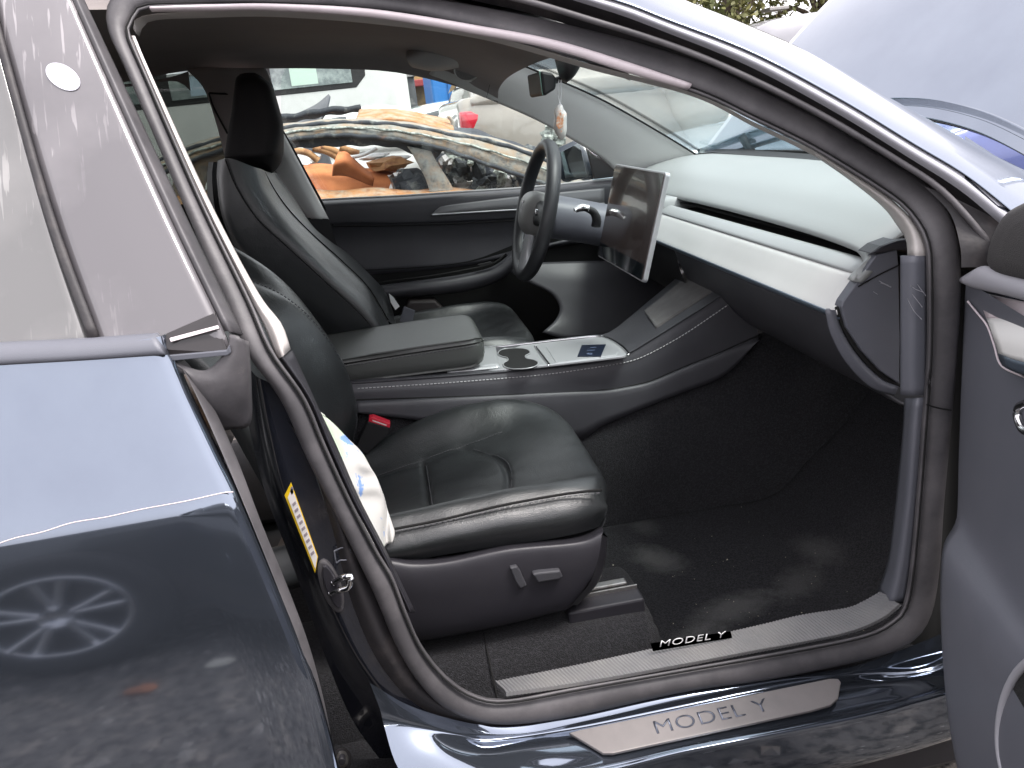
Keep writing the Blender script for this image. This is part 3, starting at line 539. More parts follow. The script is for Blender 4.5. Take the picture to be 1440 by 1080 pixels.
for k, (a, b, s_) in enumerate(((834, 488.5, 7), (831, 492.5, 9), (829, 497.5, 5))):
    o_ = tray(a, b, .0073); w_ = TN.cross(_cu)
    if k == 2: tube('card_ring', [o_ + _cu * .006 * math.cos(t) + w_ * .004 * math.sin(t) for t in np.linspace(0, 6.283, 17)[:-1]], .0006, 'card_print', card, n=0, sec=5, cl=True)
    else: prism('card_mark', [o_ - _cu * .001 * s_, o_ + _cu * .001 * s_, o_ + _cu * .001 * s_ + w_ * .0022, o_ - _cu * .001 * s_ + w_ * .0022], -TN * .0004, 'card_print', card, bev=0)
# suede phone pad on the slope
net('phone_pad', [[Vector(EF[i]) * .86 + Vector(EN[i]) * .14 + Vector((0, 0, .004)) for i in (44, 47, 50, 53, 56)], [Vector(EF[i]) * .5 + Vector(EN[i]) * .5 + Vector((0, 0, .005)) for i in (44, 47, 50, 53, 56)], [Vector(EF[i]) * .16 + Vector(EN[i]) * .84 + Vector((0, 0, .004)) for i in (44, 47, 50, 53, 56)]], 'alcantara', console, n=20, m=6, thick=.004)
# armrest lid
def soft(name, secs, mat_, parent, n=40, m=8, **k):
    """closed loops lofted and capped"""
    G = np.array([spl(s, n, True) for s in secs]); W = np.array([spl(G[:, i], (len(secs) - 1) * m + 1, False, True) for i in range(n)]).transpose(1, 0, 2); q = len(W)
    V = W.reshape(-1, 3); F = gridfaces(q, n, False, True) + [tuple(range(n))[::-1], tuple(range((q - 1) * n, q * n))]
    o = mk(name, V, F, mat_, parent, **k)
    bm = bmesh.new(); bm.from_mesh(o.data); bmesh.ops.recalc_face_normals(bm, faces=bm.faces); bm.to_mesh(o.data); bm.free(); return o
def ysec(x, y0, y1, z0, z1, r=.014):
    return [Vector((x, a + (y0 + y1) / 2, b + (z0 + z1) / 2)) for a, b in rrect(y1 - y0, z1 - z0, min(r, (z1 - z0) / 2.05))]
arm = soft('armrest', [ysec(-.40, -.125, .115, .722, .764), ysec(-.2, -.126, .116, .718, .770), ysec(0, -.127, .117, .713, .774), ysec(.09, -.125, .115, .711, .774), ysec(.118, -.116, .108, .716, .770, .02), ysec(.128, -.09, .085, .730, .758, .013)], 'arm_vinyl_sheen', console, n=64, m=6)
stitches('armrest_stitching', [Vector((-.2, -.1275, .755)), Vector((0, -.1285, .758)), Vector((.085, -.127, .758)), Vector((.112, -.119, .757))], 'thread_dark', arm)
tube('armrest_seam', [Vector((-.35, -.1262, .759)), Vector((0, -.1275, .763)), Vector((.085, -.126, .763)), Vector((.118, -.112, .761)), Vector((.128, -.08, .755))], .0016, 'gap_black', arm, n=40, sec=6)
boxm('console_bin', (-.42, -.10, .66), (.08, .10, .716), 'plastic_black', console, bev=.006)

# ================================================================== seats
cx = [-.32, -.15, 0, .10, .18, .235, .262, .270, .262, .245]
prof = {  # y: z along cx
    -.640: [.545, .563, .562, .560, .557, .556, .556, .556, .552, .545],
    -.655: [.565, .590, .600, .600, .598, .596, .592, .588, .570, .550],
    -.632: [.595, .617, .626, .629, .628, .624, .612, .596, .572, .550],
    -.600: [.605, .627, .638, .641, .639, .632, .617, .598, .572, .550],
    -.550: [.565, .585, .602, .610, .619, .622, .613, .596, .570, .550],
    -.400: [.530, .548, .570, .588, .605, .615, .610, .594, .568, .548],
    -.265: [.522, .545, .572, .592, .608, .615, .610, .592, .566, .546],
    -.180: [.552, .590, .634, .645, .639, .620, .602, .584, .560, .545],
    -.140: [.530, .560, .600, .612, .605, .590, .580, .568, .552, .542],
    -.135: [.50, .51, .53, .54, .54, .54, .54, .54, .54, .54]}
cushion_curves = []
for y, zz in prof.items():
    c_ = []
    for i, (x, z) in enumerate(zip(cx, zz)):
        f = max(0, (x - .15) / .12); yc = -.39 + (y + .39) * (1 - .10 * f ** 2.2)
        e = abs(y + .39) / .25; c_.append(Vector((x - .022 * f ** 1.5 * min(1, e) ** 6, yc, z)))
    cushion_curves.append(c_)
def cushion(parent, mirror=False, dz=0, dx=0):
    G = np.array([spl(c, 150) for c in cushion_curves]); W = np.array([spl(G[:, i], 9 * 12 + 1, False, True) for i in range(150)]).reshape(-1, 3)
    for v in W:
        x, y, z = v
        if z > .53:
            ins = 1 / (1 + math.exp(-(y + .545) / .006)) * (1 - 1 / (1 + math.exp(-(y + .265) / .006)))
            xs2 = .11 - .9 * (max(0, y + .40)) ** 2 * 4 - .25 * (max(0, -.40 - y)) ** 2 * 4 ; xs1 = -.045
            g = math.exp(-((x - xs1) / .0055) ** 2) + math.exp(-((x - xs2) / .0055) ** 2)
            puff = .007 * max(0, 1 - ((x - (xs1 + xs2) / 2) / ((xs2 - xs1) / 2 + 1e-6)) ** 2) + (.007 * max(0, 1 - ((x + .125) / .08) ** 2)) - (.0055 if x > xs2 else 0) * 0
            if x < xs2 + .02: v[2] += ins * (puff - .007 * g)
            for yb in (-.545, -.262):
                if x < xs2 + .01: v[2] -= .005 * math.exp(-((y - yb) / .0045) ** 2)
            v[2] += .0009 * math.sin(x * 47 + y * 31) * math.sin(y * 53 - x * 17)
    if mirror: W[:, 1] *= -1
    W[:, 2] += dz; W[:, 0] += dx
    return mk('cushion', W, facecam(W, gridfaces(150, 109)), 'leather', parent)
def shift(ps, mirror=False): return ps
# near seat
ps = net('passenger_seat', [LY(-.60, (470, 772), (543, 776), (630, 778), (713, 761), (813, 750), (842, 738)), LY(-.652, (475, 782), (543, 784), (580, 789), (630, 786), (713, 769), (813, 759), (848, 744)), LY(-.668, (478, 800), (548, 800), (590, 803), (640, 797), (720, 780), (813, 769), (846, 756)), LY(-.672, (500, 840), (570, 840), (620, 842), (665, 834), (740, 822), (810, 806), (841, 787)), LY(-.66, (530, 905), (593, 898), (650, 889), (713, 876), (770, 862), (803, 852), (829, 820)), LY(-.60, (530, 900), (593, 894), (650, 884), (713, 871), (770, 857), (798, 846), (822, 815))], 'plastic', car, n=60, m=6)
net('seat_front_shield', [LY(-.668, (846, 752), (840, 790), (829, 820), (803, 852)), LY(-.60, (850, 750), (846, 790), (836, 815), (812, 842)), LY(-.3, (790, 690), (786, 720), (780, 750), (770, 780))], 'plastic', ps, n=16, m=4)
cush = cushion(ps)
seam = [(525, 749), (548, 745), (620, 731), (700, 712), (780, 697), (825, 691), (846, 689)]
stitches('cushion_stitching', LY(-.6445, *[(a, b + 4) for a, b in seam]), 'thread_dark', cush, step=.009, ln=.006)
cv = np.array([tuple(v.co) for v in cush.data.vertices])
def top_z(x, y):
    d = (cv[:, 0] - x) ** 2 + (cv[:, 1] - y) ** 2 - (cv[:, 2] > .53) * 1.0; return Vector((x, y, cv[d.argmin(), 2] + .0012))
for ln_ in ([(x, -.2545) for x in np.linspace(-.16, .13, 16)], [(x, -.5515) for x in np.linspace(-.1, .10, 12)], [(-.038, y) for y in np.linspace(-.53, -.275, 12)], [(.118 - 3.6 * max(0, y + .40) ** 2 - max(0, -.40 - y) ** 2, y) for y in np.linspace(-.53, -.275, 14)]):
    stitches('insert_stitching', [top_z(*q_) for q_ in ln_], 'thread_dark', cush, step=.006, ln=.004, r=.0009)
tube('cushion_piping', LY(-.641, *seam), .0022, 'gap_black', cush, n=60, sec=6)
net('backrest', [LY(-.10, (300, 330), (380, 380), (430, 430), (465, 490), (480, 550), (487, 600)), LY(-.165, (330, 383), (400, 414), (445, 453), (480, 504), (497, 550), (503, 588), (497, 622)), LY(-.20, (320, 388), (395, 422), (440, 462), (474, 512), (490, 555), (496, 590), (490, 628)), LY(-.28, (290, 400), (375, 450), (415, 500), (445, 550), (462, 590), (472, 625), (470, 660)), LY(-.42, (250, 420), (340, 480), (385, 540), (415, 590), (440, 640), (455, 680), (460, 720)), LY(-.58, (230, 440), (315, 500), (365, 560), (405, 630), (440, 690), (468, 730), (480, 760)), LY(-.64, (200, 440), (285, 510), (335, 580), (375, 650), (410, 720), (440, 770), (450, 800))], 'leather', ps, n=50, m=6, thick=.03)
for d_ in (0, 7):
    stitches('backrest_stitching', LY(-.178, *[(a - 3 - d_, b + 3 + d_ * .35) for a, b in ((345, 389), (400, 414), (445, 453), (480, 504), (497, 550), (503, 588), (498, 618))]), 'thread_dark', ps, step=.008, ln=.005, lift=(.003, -.006, .003))
# switches
sw = prism('recline_switch', LY(-.679, (717, 799), (727, 797), (732, 804), (741, 824), (732, 828), (726, 820)), (0, .012, 0), 'plastic_mid', ps, bev=.002)
sw2 = prism('slide_switch', LY(-.683, (749, 808), (758, 806), (788, 803), (792, 812), (786, 815), (757, 820)), (0, .014, 0), 'plastic_mid', ps, bev=.0025)
# rails and carpeted riser
boxm('seat_rail', (.165, -.635, .372), (.302, -.595, .405), 'plastic', ps, bev=.004)
prism('rail_channel', [(.10, -.60, .40), (.30, -.60, .40), (.30, -.60, .412), (.10, -.60, .412)], (0, .004, 0), 'steel', ps, bev=.001)
boxm('seat_rail', (-.2, -.59, .385), (.285, -.572, .414), 'steel', ps, bev=.003)
boxm('seat_rail', (-.2, -.26, .33), (.30, -.22, .40), 'plastic', ps, bev=.004)
rs = soft('riser_carpet', [[Vector((x, y, z)) for y, z in ((-.70 + d_, FZ - .02), (-.685 + d_, .34), (-.655 + d_, .378 - e), (-.62, .384 - e), (-.5, .384 - e), (-.46, .36 - e), (-.45, FZ - .02), (-.58, FZ - .03))] for x, d_, e in ((-.5, 0, 0), (-.2, 0, 0), (.1, 0, 0), (.27, .002, .002), (.305, .012, .008), (.318, .03, .03), (.322, .05, .06))], 'carpet', car, n=60, m=8)
tube('riser_seam', [Vector((.02, -.7005, .30)), Vector((.018, -.688, .345)), Vector((.016, -.66, .379)), Vector((.016, -.62, .386))], .0012, 'gap_black', rs, n=20, sec=5)
# buckle
bk = prism('seat_buckle', LY(-.205, (517, 592), (548, 601), (546, 612), (515, 640), (500, 630)), (0, .03, 0), 'plastic_black', ps, bev=.003)
prism('buckle_button', LY(-.2075, (519, 588), (525, 587), (549, 596), (548, 602), (518, 593)), (0, .022, .0), 'red', bk, bev=.0015)
prism('buckle_mark', LY(-.2082, (524, 590.5), (544, 597.5), (543.5, 599), (523.5, 592)), (0, .0004, 0), 'label_white', bk, bev=0)

# far seat
ds = net('driver_seat', [LY(.20, (306, 226), (305, 255), (314, 310), (342, 365), (396, 420), (466, 480), (500, 515)), LY(.155, (313, 224), (312, 256), (322, 308), (352, 355), (415, 408), (480, 460), (520, 500)), LY(.138, (326, 223), (337, 262), (366, 306), (408, 345), (455, 388), (512, 440), (540, 478)), LY(.165, (355, 234), (366, 265), (390, 302), (430, 345), (478, 392), (518, 428), (546, 468)), LY(.215, (368, 238), (380, 268), (402, 300), (438, 339), (484, 384), (522, 420), (549, 462)), LY(.27, (372, 240), (387, 268), (408, 297), (438, 328), (478, 365), (517, 404), (546, 452)), LY(.37, (378, 242), (398, 275), (424, 308), (454, 340), (494, 376), (528, 410), (552, 456)), LY(.50, (386, 243), (408, 277), (436, 315), (468, 343), (506, 376), (535, 408), (556, 458)), LY(.57, (389, 242), (414, 279), (446, 325), (490, 357), (520, 386), (544, 415), (558, 460)), LY(.61, (383, 235), (405, 272), (435, 318), (478, 350), (508, 380), (530, 410), (545, 462))], 'leather', car, n=60, m=6)
for s_ in ([(317, 224), (332, 262), (362, 308), (404, 347), (452, 391), (508, 443), (537, 480)],):
    tube('backrest_piping', LY(.1345, *s_), .0018, 'gap_black', ds, n=50, sec=5)
    stitches('backrest_stitching', LY(.134, *[(a + 3, b + 5) for a, b in s_]), 'thread_dark', ds)
tube('insert_seam', LY(.262, (372, 242), (388, 270), (409, 298), (440, 330), (480, 366), (518, 404), (546, 450)), .0018, 'gap_black', ds, n=40, sec=5)
tube('insert_seam', LY(.49, (386, 245), (407, 279), (434, 316), (466, 345), (504, 378), (533, 409)), .0018, 'gap_black', ds, n=40, sec=5)
net('backrest_shell', [LY(.22, (300, 228), (298, 255), (306, 310), (334, 370), (390, 430), (460, 490)), LY(.4, (296, 228), (294, 255), (300, 310), (328, 370), (384, 430), (455, 490)), LY(.6, (340, 228), (342, 255), (350, 310), (370, 365), (410, 420), (470, 480))], 'plastic_black', ds, n=24, m=4)
cushion(ds, True, .045, .03)
hr = []
for l, r_, yl, yr, d_ in (((340, 103.5), (352, 104), .34, .40, .02), ((333, 109), (364, 111), .29, .45, .045), ((330.5, 124), (376, 126), .265, .468, .075), ((327, 155), (385.5, 150), .257, .478, .095), ((322, 185), (392, 178), .252, .482, .115), ((318.5, 208), (395, 205), .252, .482, .115), ((317, 221), (394.5, 224), .254, .478, .11), ((322, 222.5), (388, 238), .275, .46, .09), ((336, 224), (381, 244.5), .30, .43, .05)):
    a = Yp(*l, yl); b = Yp(*r_, yr); f_ = Vector((a.x + d_, yl - .012, a.z * .55 + Yp(l[0] * .4 + r_[0] * .6, l[1] * .4 + r_[1] * .6, yl).z * .45)); c_ = Vector((a.x + .0, yr, b.z * .5 + a.z * .5))
    hr.append([a, a.lerp(f_, .5) + Vector((0, -.008, 0)), f_, f_.lerp(b, .5) + Vector((.012, 0, 0)), b, b.lerp(c_, .5) + Vector((0, .012, 0)), c_, c_.lerp(a, .5) + Vector((-.01, 0, 0))])
soft('headrest', hr, 'headrest_cloth', ds, n=48, m=5)
tag_ = prism('seat_tag', LY(.50, (547, 413), (553, 418), (562, 431), (556, 436), (549, 425)), (0, .004, 0), 'white', ds, bev=.0005)
prism('belt_webbing', LY(.55, (568, 431), (584, 437), (579, 456), (562, 452)), (0, .004, 0), 'plastic_grey', ds, bev=.001)
# ================================================================== dashboard (one straight beam along y)
def ext(pr_, ys): return [[Vector((x, y, z)) for x, z in pr_] for y in ys]
def beam(name, pr_, y0, y1, mat_, parent, n=24, sub_=3, post=None, **k):
    ys = np.linspace(y0, y1, 14)
    o = net(name, ext(pr_, ys), mat_, parent, n=n, m=sub_, **k); return o
dash = net('dashboard', [[Vector((x - bow, y, z + dz)) for x, z in ((1.02, 1.035), (.95, 1.046), (.86, 1.043), (.77, 1.022), (.715, .993), (.688, .974), (.684, .966), (.70, .960))] for y, bow, dz in ((-.686, .05, -.030), (-.680, .025, -.013), (-.66, .012, -.005), (-.6, 0, 0), (-.4, -.012, .004), (0, -.02, .006), (.4, -.012, .004), (.6, 0, 0), (.68, .02, -.01))], 'dash_top', car, n=40, m=6, thick=.012)
beam('vent_gap', [(.705, .962), (.76, .955), (.76, .945), (.70, .945)], -.672, .66, 'gap_black', dash, n=8, sub_=1)
lip = beam('vent_lip', [(.715, .944), (.685, .957), (.672, .955), (.656, .946), (.652, .941)], -.685, .66, 'dash_lip', dash, n=16, thick=.004)
beam('trim_gap', [(.66, .947), (.653, .9415), (.656, .936)], -.68, .66, 'gap_black', dash, n=6, sub_=1)
dtrim = beam('decor_panel', [(.662, .944), (.6505, .9385), (.640, .925), (.625, .903), (.6135, .8865), (.614, .882)], -.686, .66, 'dash_trim', dash, n=24, thick=.006)
beam('decor_edge', [(.6125, .888), (.6118, .884), (.6145, .879), (.622, .876)], -.687, .66, 'alu_blue', dash, n=10, thick=.003)
net('glovebox', [[Vector((x, y, z)) for x, z in ((.626, .878), (.628, .868), (.642, .83), (.668, .785), (.705, .74), (.745, .710), (.80, .70), (.9, .70))] for y in (-.682, -.672, -.64, -.4, -.05, .05)], 'plastic_mid', dash, n=40, m=6, thick=.006)
net('glovebox_edge', [LY(-.684, (1160, 436), (1168, 470), (1190, 510), (1225, 545), (1258, 556)), LY(-.690, (1168, 436), (1178, 468), (1200, 505), (1234, 538), (1262, 548)), LY(-.686, (1175, 436), (1184, 464), (1206, 500), (1238, 532), (1263, 543))], 'plastic_grey', dash, n=24, m=4, thick=.006)
band('end_cap_gap', LY(-.684, (1174, 433), (1184, 462), (1206, 499), (1238, 531), (1264, 544)), LY(-.684, (1180, 430), (1190, 460), (1212, 495), (1244, 527), (1266, 540)), 'gap_black', dash, bulge=.003, n=24)
endc = prism('dash_end_cap', LY(-.694, (1183, 432), (1186, 424), (1196, 410), (1232, 359), (1262, 351), (1264, 373), (1265, 420), (1266, 480), (1265, 540), (1240, 523), (1213, 494), (1191, 461)), (0, .02, 0), 'plastic_grey', dash, bev=.002, seg=3)
tube('end_cap_seam', LY(-.6945, (1207, 403), (1235, 387), (1264, 373)), .0012, 'gap_black', dash, n=14, sec=6)
prism('dash_end_top', LY(-.698, (1224, 358), (1240, 346), (1262, 338), (1279, 335), (1281, 352), (1262, 352), (1236, 357)), (0, .04, 0), 'plastic', dash, bev=.004)
for pts_, w_ in (([(1236, 395), (1243, 399), (1253, 404)], .0011), ([(1238, 398), (1249, 401)], .0007), ([(1228, 410), (1234, 414)], .0006)):
    tube('scratch', LY(-.6945, *pts_), w_ * .8, 'ring_grey', endc, n=10, sec=5)
for pts_ in ([(1281, 402), (1288, 407), (1299, 411)], [(1276, 420), (1285, 437), (1296, 449)], [(1283, 414), (1297, 432)], [(1290, 400), (1302, 416)]):
    tube('scratch', [on(a, b, fl, .009) for a, b in pts_], .0005, 'ring_grey', car, n=10, sec=5)
beam('lower_dash_driver', [(.63, .878), (.64, .82), (.68, .74), (.75, .69), (.9, .68)], .05, .68, 'plastic_black', dash, n=20)
beam('defroster_strip', [(.93, 1.052), (.985, 1.056), (1.03, 1.05)], -.5, .6, 'plastic_black', dash, n=8)

# touchscreen
TL, TR, BR, BL = Vector((.529, .177, 1.082)), Vector((.531, -.179, 1.081)), Vector((.470, -.179, .859)), Vector((.467, .177, .858))
sn = (TR - TL).cross(BL - TL).normalized(); sn = sn if sn.x < 0 else -sn
su, sv = (TR - TL).normalized(), (TL - BL).normalized(); sc0 = (TL + TR + BL + BR) / 4
sw_, sh_ = .356, .230; wy_ = Vector((0, 1, 0))
scr = prism('touchscreen', frame(sc0 - sn * .002, su, sv, rrect(sw_, sh_, .008)), -sn * .011, 'alu', dash, bev=.002)
prism('screen_glass', frame(sc0 + sn * .0002, su, sv, rrect(sw_ - .008, sh_ - .008, .006)), -sn * .004, 'screen', scr, bev=.0008)
prism('screen_bar', frame(sc0 - sv * (sh_ / 2 - .021) + sn * .0006, su, sv, rrect(sw_ - .012, .032, .003)), -sn * .0006, 'screen_bar', scr, bev=0)
tube('screen_stem', [sc0 - sn * .012 + wy_ * .11, sc0 - sn * .05 + wy_ * .12, sc0 - sn * .09 + wy_ * .12], .018, 'plastic', scr, n=12, sec=14)

# steering wheel
WC = Vector((.354, .37, .967)); wu = Vector((.10, 0, .323)).normalized(); wy = Vector((0, 1, 0)); wn_ = wu.cross(wy).normalized(); wn_ = wn_ if wn_.x < 0 else -wn_
whl = tube('steering_wheel', [WC + .174 * (wu * math.cos(t) + wy * math.sin(t)) for t in np.linspace(0, 2 * math.pi, 73)[:-1]], .0165, 'wheel_leather', car, n=0, sec=16, cl=True, ref=tuple(wn_), flat=1.15)
def wp(a, b, c=0): return WC + wy * a + wu * b + wn_ * c      # a to the car's left, b up, c to the driver
hub = soft('airbag_cover', [[wp(a * s_, b * s_ * .92 - .004, c) for a, b in ((-.062, .05), (-.03, .060), (.03, .060), (.062, .05), (.068, .01), (.05, -.05), (.0, -.068), (-.05, -.05), (-.068, .01))] for s_, c in ((1.0, -.02), (1.0, .006), (.86, .024), (.6, .036), (.3, .041))], 'wheel_pad', whl, n=48, m=4)
for sg in (-1, 1):
    soft('spoke', [[wp(sg * a, b + q, c) for q, c in ((.026 * k, .012), (.026 * k, -.012), (-.026 * k, -.012), (-.026 * k, .012))] for a, b, k in ((.05, .0, 1.15), (.10, .002, .8), (.165, .0, .85))], 'plastic_black', whl, n=20, m=4)
    soft('scroll_wheel', [[wp(sg * .098 + .009 * math.cos(t), .004 + .009 * math.sin(t), c) for t in np.linspace(0, 6.283, 13)[:-1]] for c in (.01, .018, .020)], 'chrome', whl, n=20, m=2)
soft('lower_spoke', [[wp(a * k, b, c) for a, c in ((.022, .010), (.022, -.010), (-.022, -.010), (-.022, .010))] for b, k in ((-.05, 1.3), (-.11, 1.0), (-.166, 1.7))], 'alu', whl, n=20, m=4)
# emblem: a slim T with a curved bar
e0 = wp(-.012, .006, .0405)
prism('wheel_emblem', [e0 + wy * a + wu * b + wn_ * (.0 - .25 * abs(a) * 0) for a, b in ((-.013, .016), (-.006, .0185), (0, .019), (.006, .0185), (.013, .016), (.0115, .0125), (.004, .0135), (.0, -.017), (-.004, .0135), (-.0115, .0125))], wn_ * .001, 'chrome', whl, bev=.0003)
colm = soft('column_shroud', [[c_ + wy * a + Vector((0, 0, b)) for a, b in ((.07, .035), (0, .055), (-.07, .035), (-.075, -.035), (0, -.065), (.075, -.035))] for c_ in (WC + Vector((.03, 0, -.012)), WC + Vector((.10, 0, -.03)), WC + Vector((.28, 0, -.085)))], 'plastic_grey', dash, n=40, m=5)
tube('stalk', [Yp(838, 318, .25), Yp(839, 308, .245), Yp(834, 298, .24), Yp(824, 293, .235)], [.013, .012, .010, .008], 'plastic_black', colm, n=20, sec=10)
tube('stalk_tip', [Yp(826, 293, .236), Yp(818, 292, .23), Yp(808, 296, .225)], [.0095, .010, .006], 'chrome', colm, n=12, sec=10)
soft('instrument_hood', [[Vector((x, y, z)) for x, z in ((.64, .93), (.655, .962), (.70, .975), (.76, .97), (.76, .92), (.68, .90))] for y in (.22, .37, .52)], 'dash_lip', dash, n=30, m=3)

# ================================================================== far side
belt = [(330, 292), (460, 282), (560, 277), (650, 271), (740, 265), (850, 254), (900, 250)]
fdoor = net('driver_door_panel', [LY(.735, *[(a, b - 1) for a, b in belt]), LY(.705, *[(a, b + 2) for a, b in belt]), LY(.692, *[(a, b + 10) for a, b in belt]), LY(.695, (330, 318), (475, 312), (560, 311), (650, 308), (740, 303), (850, 294), (900, 292)), LY(.702, (330, 323), (475, 317), (560, 316), (650, 313), (740, 308), (850, 300), (900, 298)), LY(.715, (330, 345), (475, 340), (560, 338), (650, 336), (740, 333), (850, 330), (900, 328)), LY(.712, (330, 395), (475, 388), (560, 383), (650, 374), (705, 362), (760, 345), (800, 335))], 'plastic_mid', car, n=60, m=5, thick=.01)
tube('belt_weatherstrip', LY(.728, *[(a, b - 1) for a, b in belt]), .004, 'dash_lip', fdoor, n=50, sec=8)
tube('panel_seam', LY(.6985, (470, 318), (560, 317), (650, 314), (740, 309), (850, 301)), .0022, 'gap_black', fdoor, n=40, sec=6)
net('door_decor', [LY(.688, (606, 302), (612, 296), (622, 290), (680, 282), (740, 275), (850, 264)), LY(.682, (606, 302), (616, 300), (630, 297), (680, 292), (740, 287), (850, 278)), LY(.688, (606, 303), (616, 303), (640, 301), (690, 298), (740, 295), (850, 287))], 'decor_dark', fdoor, n=30, m=4, thick=.004)
tube('decor_chrome', LY(.681, (608, 302), (640, 300), (690, 297), (740, 294), (850, 286)), .0025, 'alu', fdoor, n=30, sec=8)
band('door_armrest', LY(.66, (500, 408), (544, 400), (600, 393), (648, 386), (690, 376), (712, 362), (722, 350)), LY(.67, (500, 432), (544, 421), (600, 416), (655, 410), (700, 396), (722, 376), (735, 352)), 'plastic_mid', fdoor, bulge=.03, back=.03, n=40)
tube('armrest_line', LY(.64, (520, 400), (544, 396), (600, 389), (648, 381), (692, 371), (712, 357)), .003, 'gap_black', fdoor, n=40, sec=6)
prism('door_switch', LY(.638, (672, 372), (690, 368), (694, 371), (676, 376)), (0, .01, 0), 'plastic_black', fdoor, bev=.001)
net('door_lower_panel', [LY(.712, (420, 380), (544, 378), (655, 368), (735, 340), (800, 328), (900, 320)), LY(.74, (420, 480), (544, 470), (655, 465), (735, 450), (800, 430), (900, 420)), LY(.75, (420, 560), (544, 560), (655, 560), (735, 560), (800, 560), (900, 560))], 'gap_black', fdoor, n=24, m=3)
net('driver_kick_panel', [LY(.70, (700, 372), (790, 368), (900, 366), (960, 368)), LY(.67, (742, 396), (800, 388), (880, 386), (950, 388)), LY(.65, (774, 412), (820, 406), (880, 402), (940, 402)), LY(.63, (787, 432), (825, 426), (870, 420), (930, 416)), LY(.61, (781, 450), (815, 448), (860, 442), (920, 434)), LY(.58, (763, 467), (800, 476), (860, 470), (920, 455))], 'plastic_mid', car, n=24, m=5, thick=.004)
prism('driver_sill_box', LY(.62, (575, 424), (612, 423), (640, 452), (590, 470), (560, 452)), (0, .06, 0), 'brown_dark', car, bev=.006)
# far window glass, pillars and mirror
wtop = [(150, 150), (190, 118), (215, 108), (250, 101), (300, 98), (370, 96.5), (450, 96.5), (550, 101), (640, 121), (700, 145), (760, 172), (815, 203), (845, 222), (868, 243)]
def fw(z): return .72 - max(0, z - 1.0) * .30
def Fw(o, *p):
    r = []
    for a, b in p:
        y = .65
        for _ in range(30): y = .5 * y + .5 * (fw(Yp(a, b, y).z) + o)
        r.append(Yp(a, b, y))
    return r
net('driver_window_glass', [Fw(.02, (395, 176), (400, 94), (450, 90), (550, 94), (640, 114), (760, 165), (868, 240)), Fw(.02, (430, 240), (480, 190), (520, 185), (600, 190), (700, 200), (780, 220), (868, 245)), Fw(.02, (465, 290), (500, 285), (560, 282), (650, 276), (740, 270), (800, 262), (868, 258))], 'glass_clear', car, n=30, m=4, thick=.004)
net('window_glass', [Fw(.02, (100, 140), (180, 110), (240, 105), (300, 100)), Fw(.02, (100, 220), (180, 220), (250, 220), (330, 220)), Fw(.02, (100, 310), (200, 310), (280, 310), (350, 310))], 'glass_tint', car, n=20, m=4, thick=.004)
# far centre pillar: upper trim and light lower trim
net('pillar_upper_trim', [Fw(-.0, (262, 98), (285, 122), (300, 160), (318, 230), (330, 300), (340, 345)), Fw(-.03, (300, 96), (330, 122), (350, 160), (365, 230), (385, 300), (400, 345)), Fw(-.01, (372, 96), (378, 110), (384, 140), (395, 178), (430, 245), (470, 345))], 'headliner', car, n=30, m=4, thick=.006)
net('pillar_lower_trim', [Fw(-.045, (372, 205), (382, 240), (400, 268), (434, 308)), Fw(-.058, (384, 190), (398, 220), (416, 255), (448, 308)), Fw(-.03, (394, 178), (410, 208), (428, 242), (463, 309))], 'pillar_cloth', car, n=24, m=4, thick=.006)
net('pillar_base', [Fw(-.05, (428, 306), (450, 340), (480, 400)), Fw(-.05, (462, 308), (476, 350), (500, 410))], 'plastic_black', car, n=8, m=3)
tube('pillar_gap', Fw(-.02, (392, 175), (410, 206), (430, 243), (464, 306), (470, 320)), .0035, 'gap_black', car, n=24, sec=6)
tube('window_channel', Fw(.0, (370, 96), (376, 105), (384, 128), (395, 176)), .004, 'dash_lip', car, n=20, sec=6)
tube('belt_guide', Fw(-.02, (294, 131), (318, 132), (345, 132)), .0028, 'gap_black', car, n=10, sec=6)
tube('belt_guide', Fw(-.02, (294, 131), (300, 150), (320, 188)), .0028, 'gap_black', car, n=10, sec=6)
net('quarter_trim', [Fw(0, (60, 120), (180, 118), (240, 108), (265, 100)), Fw(0, (60, 130), (180, 122), (245, 114), (268, 128)), ], 'headliner', car, n=20, m=2)
net('door_panel', [Fw(0, (60, 292), (200, 290), (312, 284), (420, 280)), LY(.73, (60, 330), (200, 340), (312, 340), (420, 340)), LY(.74, (60, 480), (200, 480), (312, 480), (420, 480))], 'plastic_black', car, n=12, m=3)
# headliner and roof
top = np.array([tuple(p) for p in Fw(0, *wtop[:10])])
top = np.vstack([[[-1.6, .62, 1.25], [-1.2, .61, 1.36]], top[2:]])
xs_ = list(zip(top[:, 0], top[:, 1], top[:, 2]))
def rail(k, dz): return [Vector((x, y * k, z + dz)) for x, y, z in xs_]
net('headliner', [rail(1, 0), rail(.97, .018), rail(.90, .040), rail(.6, .060), rail(0, .068), rail(-.6, .060), rail(-.90, .040), rail(-.97, .018), rail(-.99, .0)], 'headliner', car, n=40, m=5)
net('roof', [rail(1.12, .01), rail(1.05, .045), rail(.7, .09), rail(0, .10), rail(-.7, .09), rail(-1.0, .06)], 'roof_glass', car, n=30, m=4)
mapil = net('a_pillar_trim', [Fw(0, (600, 108), (640, 121), (700, 145), (760, 172), (815, 203), (845, 222), (868, 243), (880, 252)), Fw(-.025, (610, 95), (650, 106), (710, 128), (772, 155), (830, 185), (868, 208), (900, 232), (915, 244)), Fw(-.045, (625, 78), (665, 88), (725, 110), (790, 137), (850, 168), (895, 193), (940, 222), (960, 236)), Fw(-.05, (640, 62), (683, 72), (763, 104), (847, 141), (890, 164), (930, 188), (970, 211), (992, 226))], 'pillar_cloth', car, n=50, m=5, thick=.004)
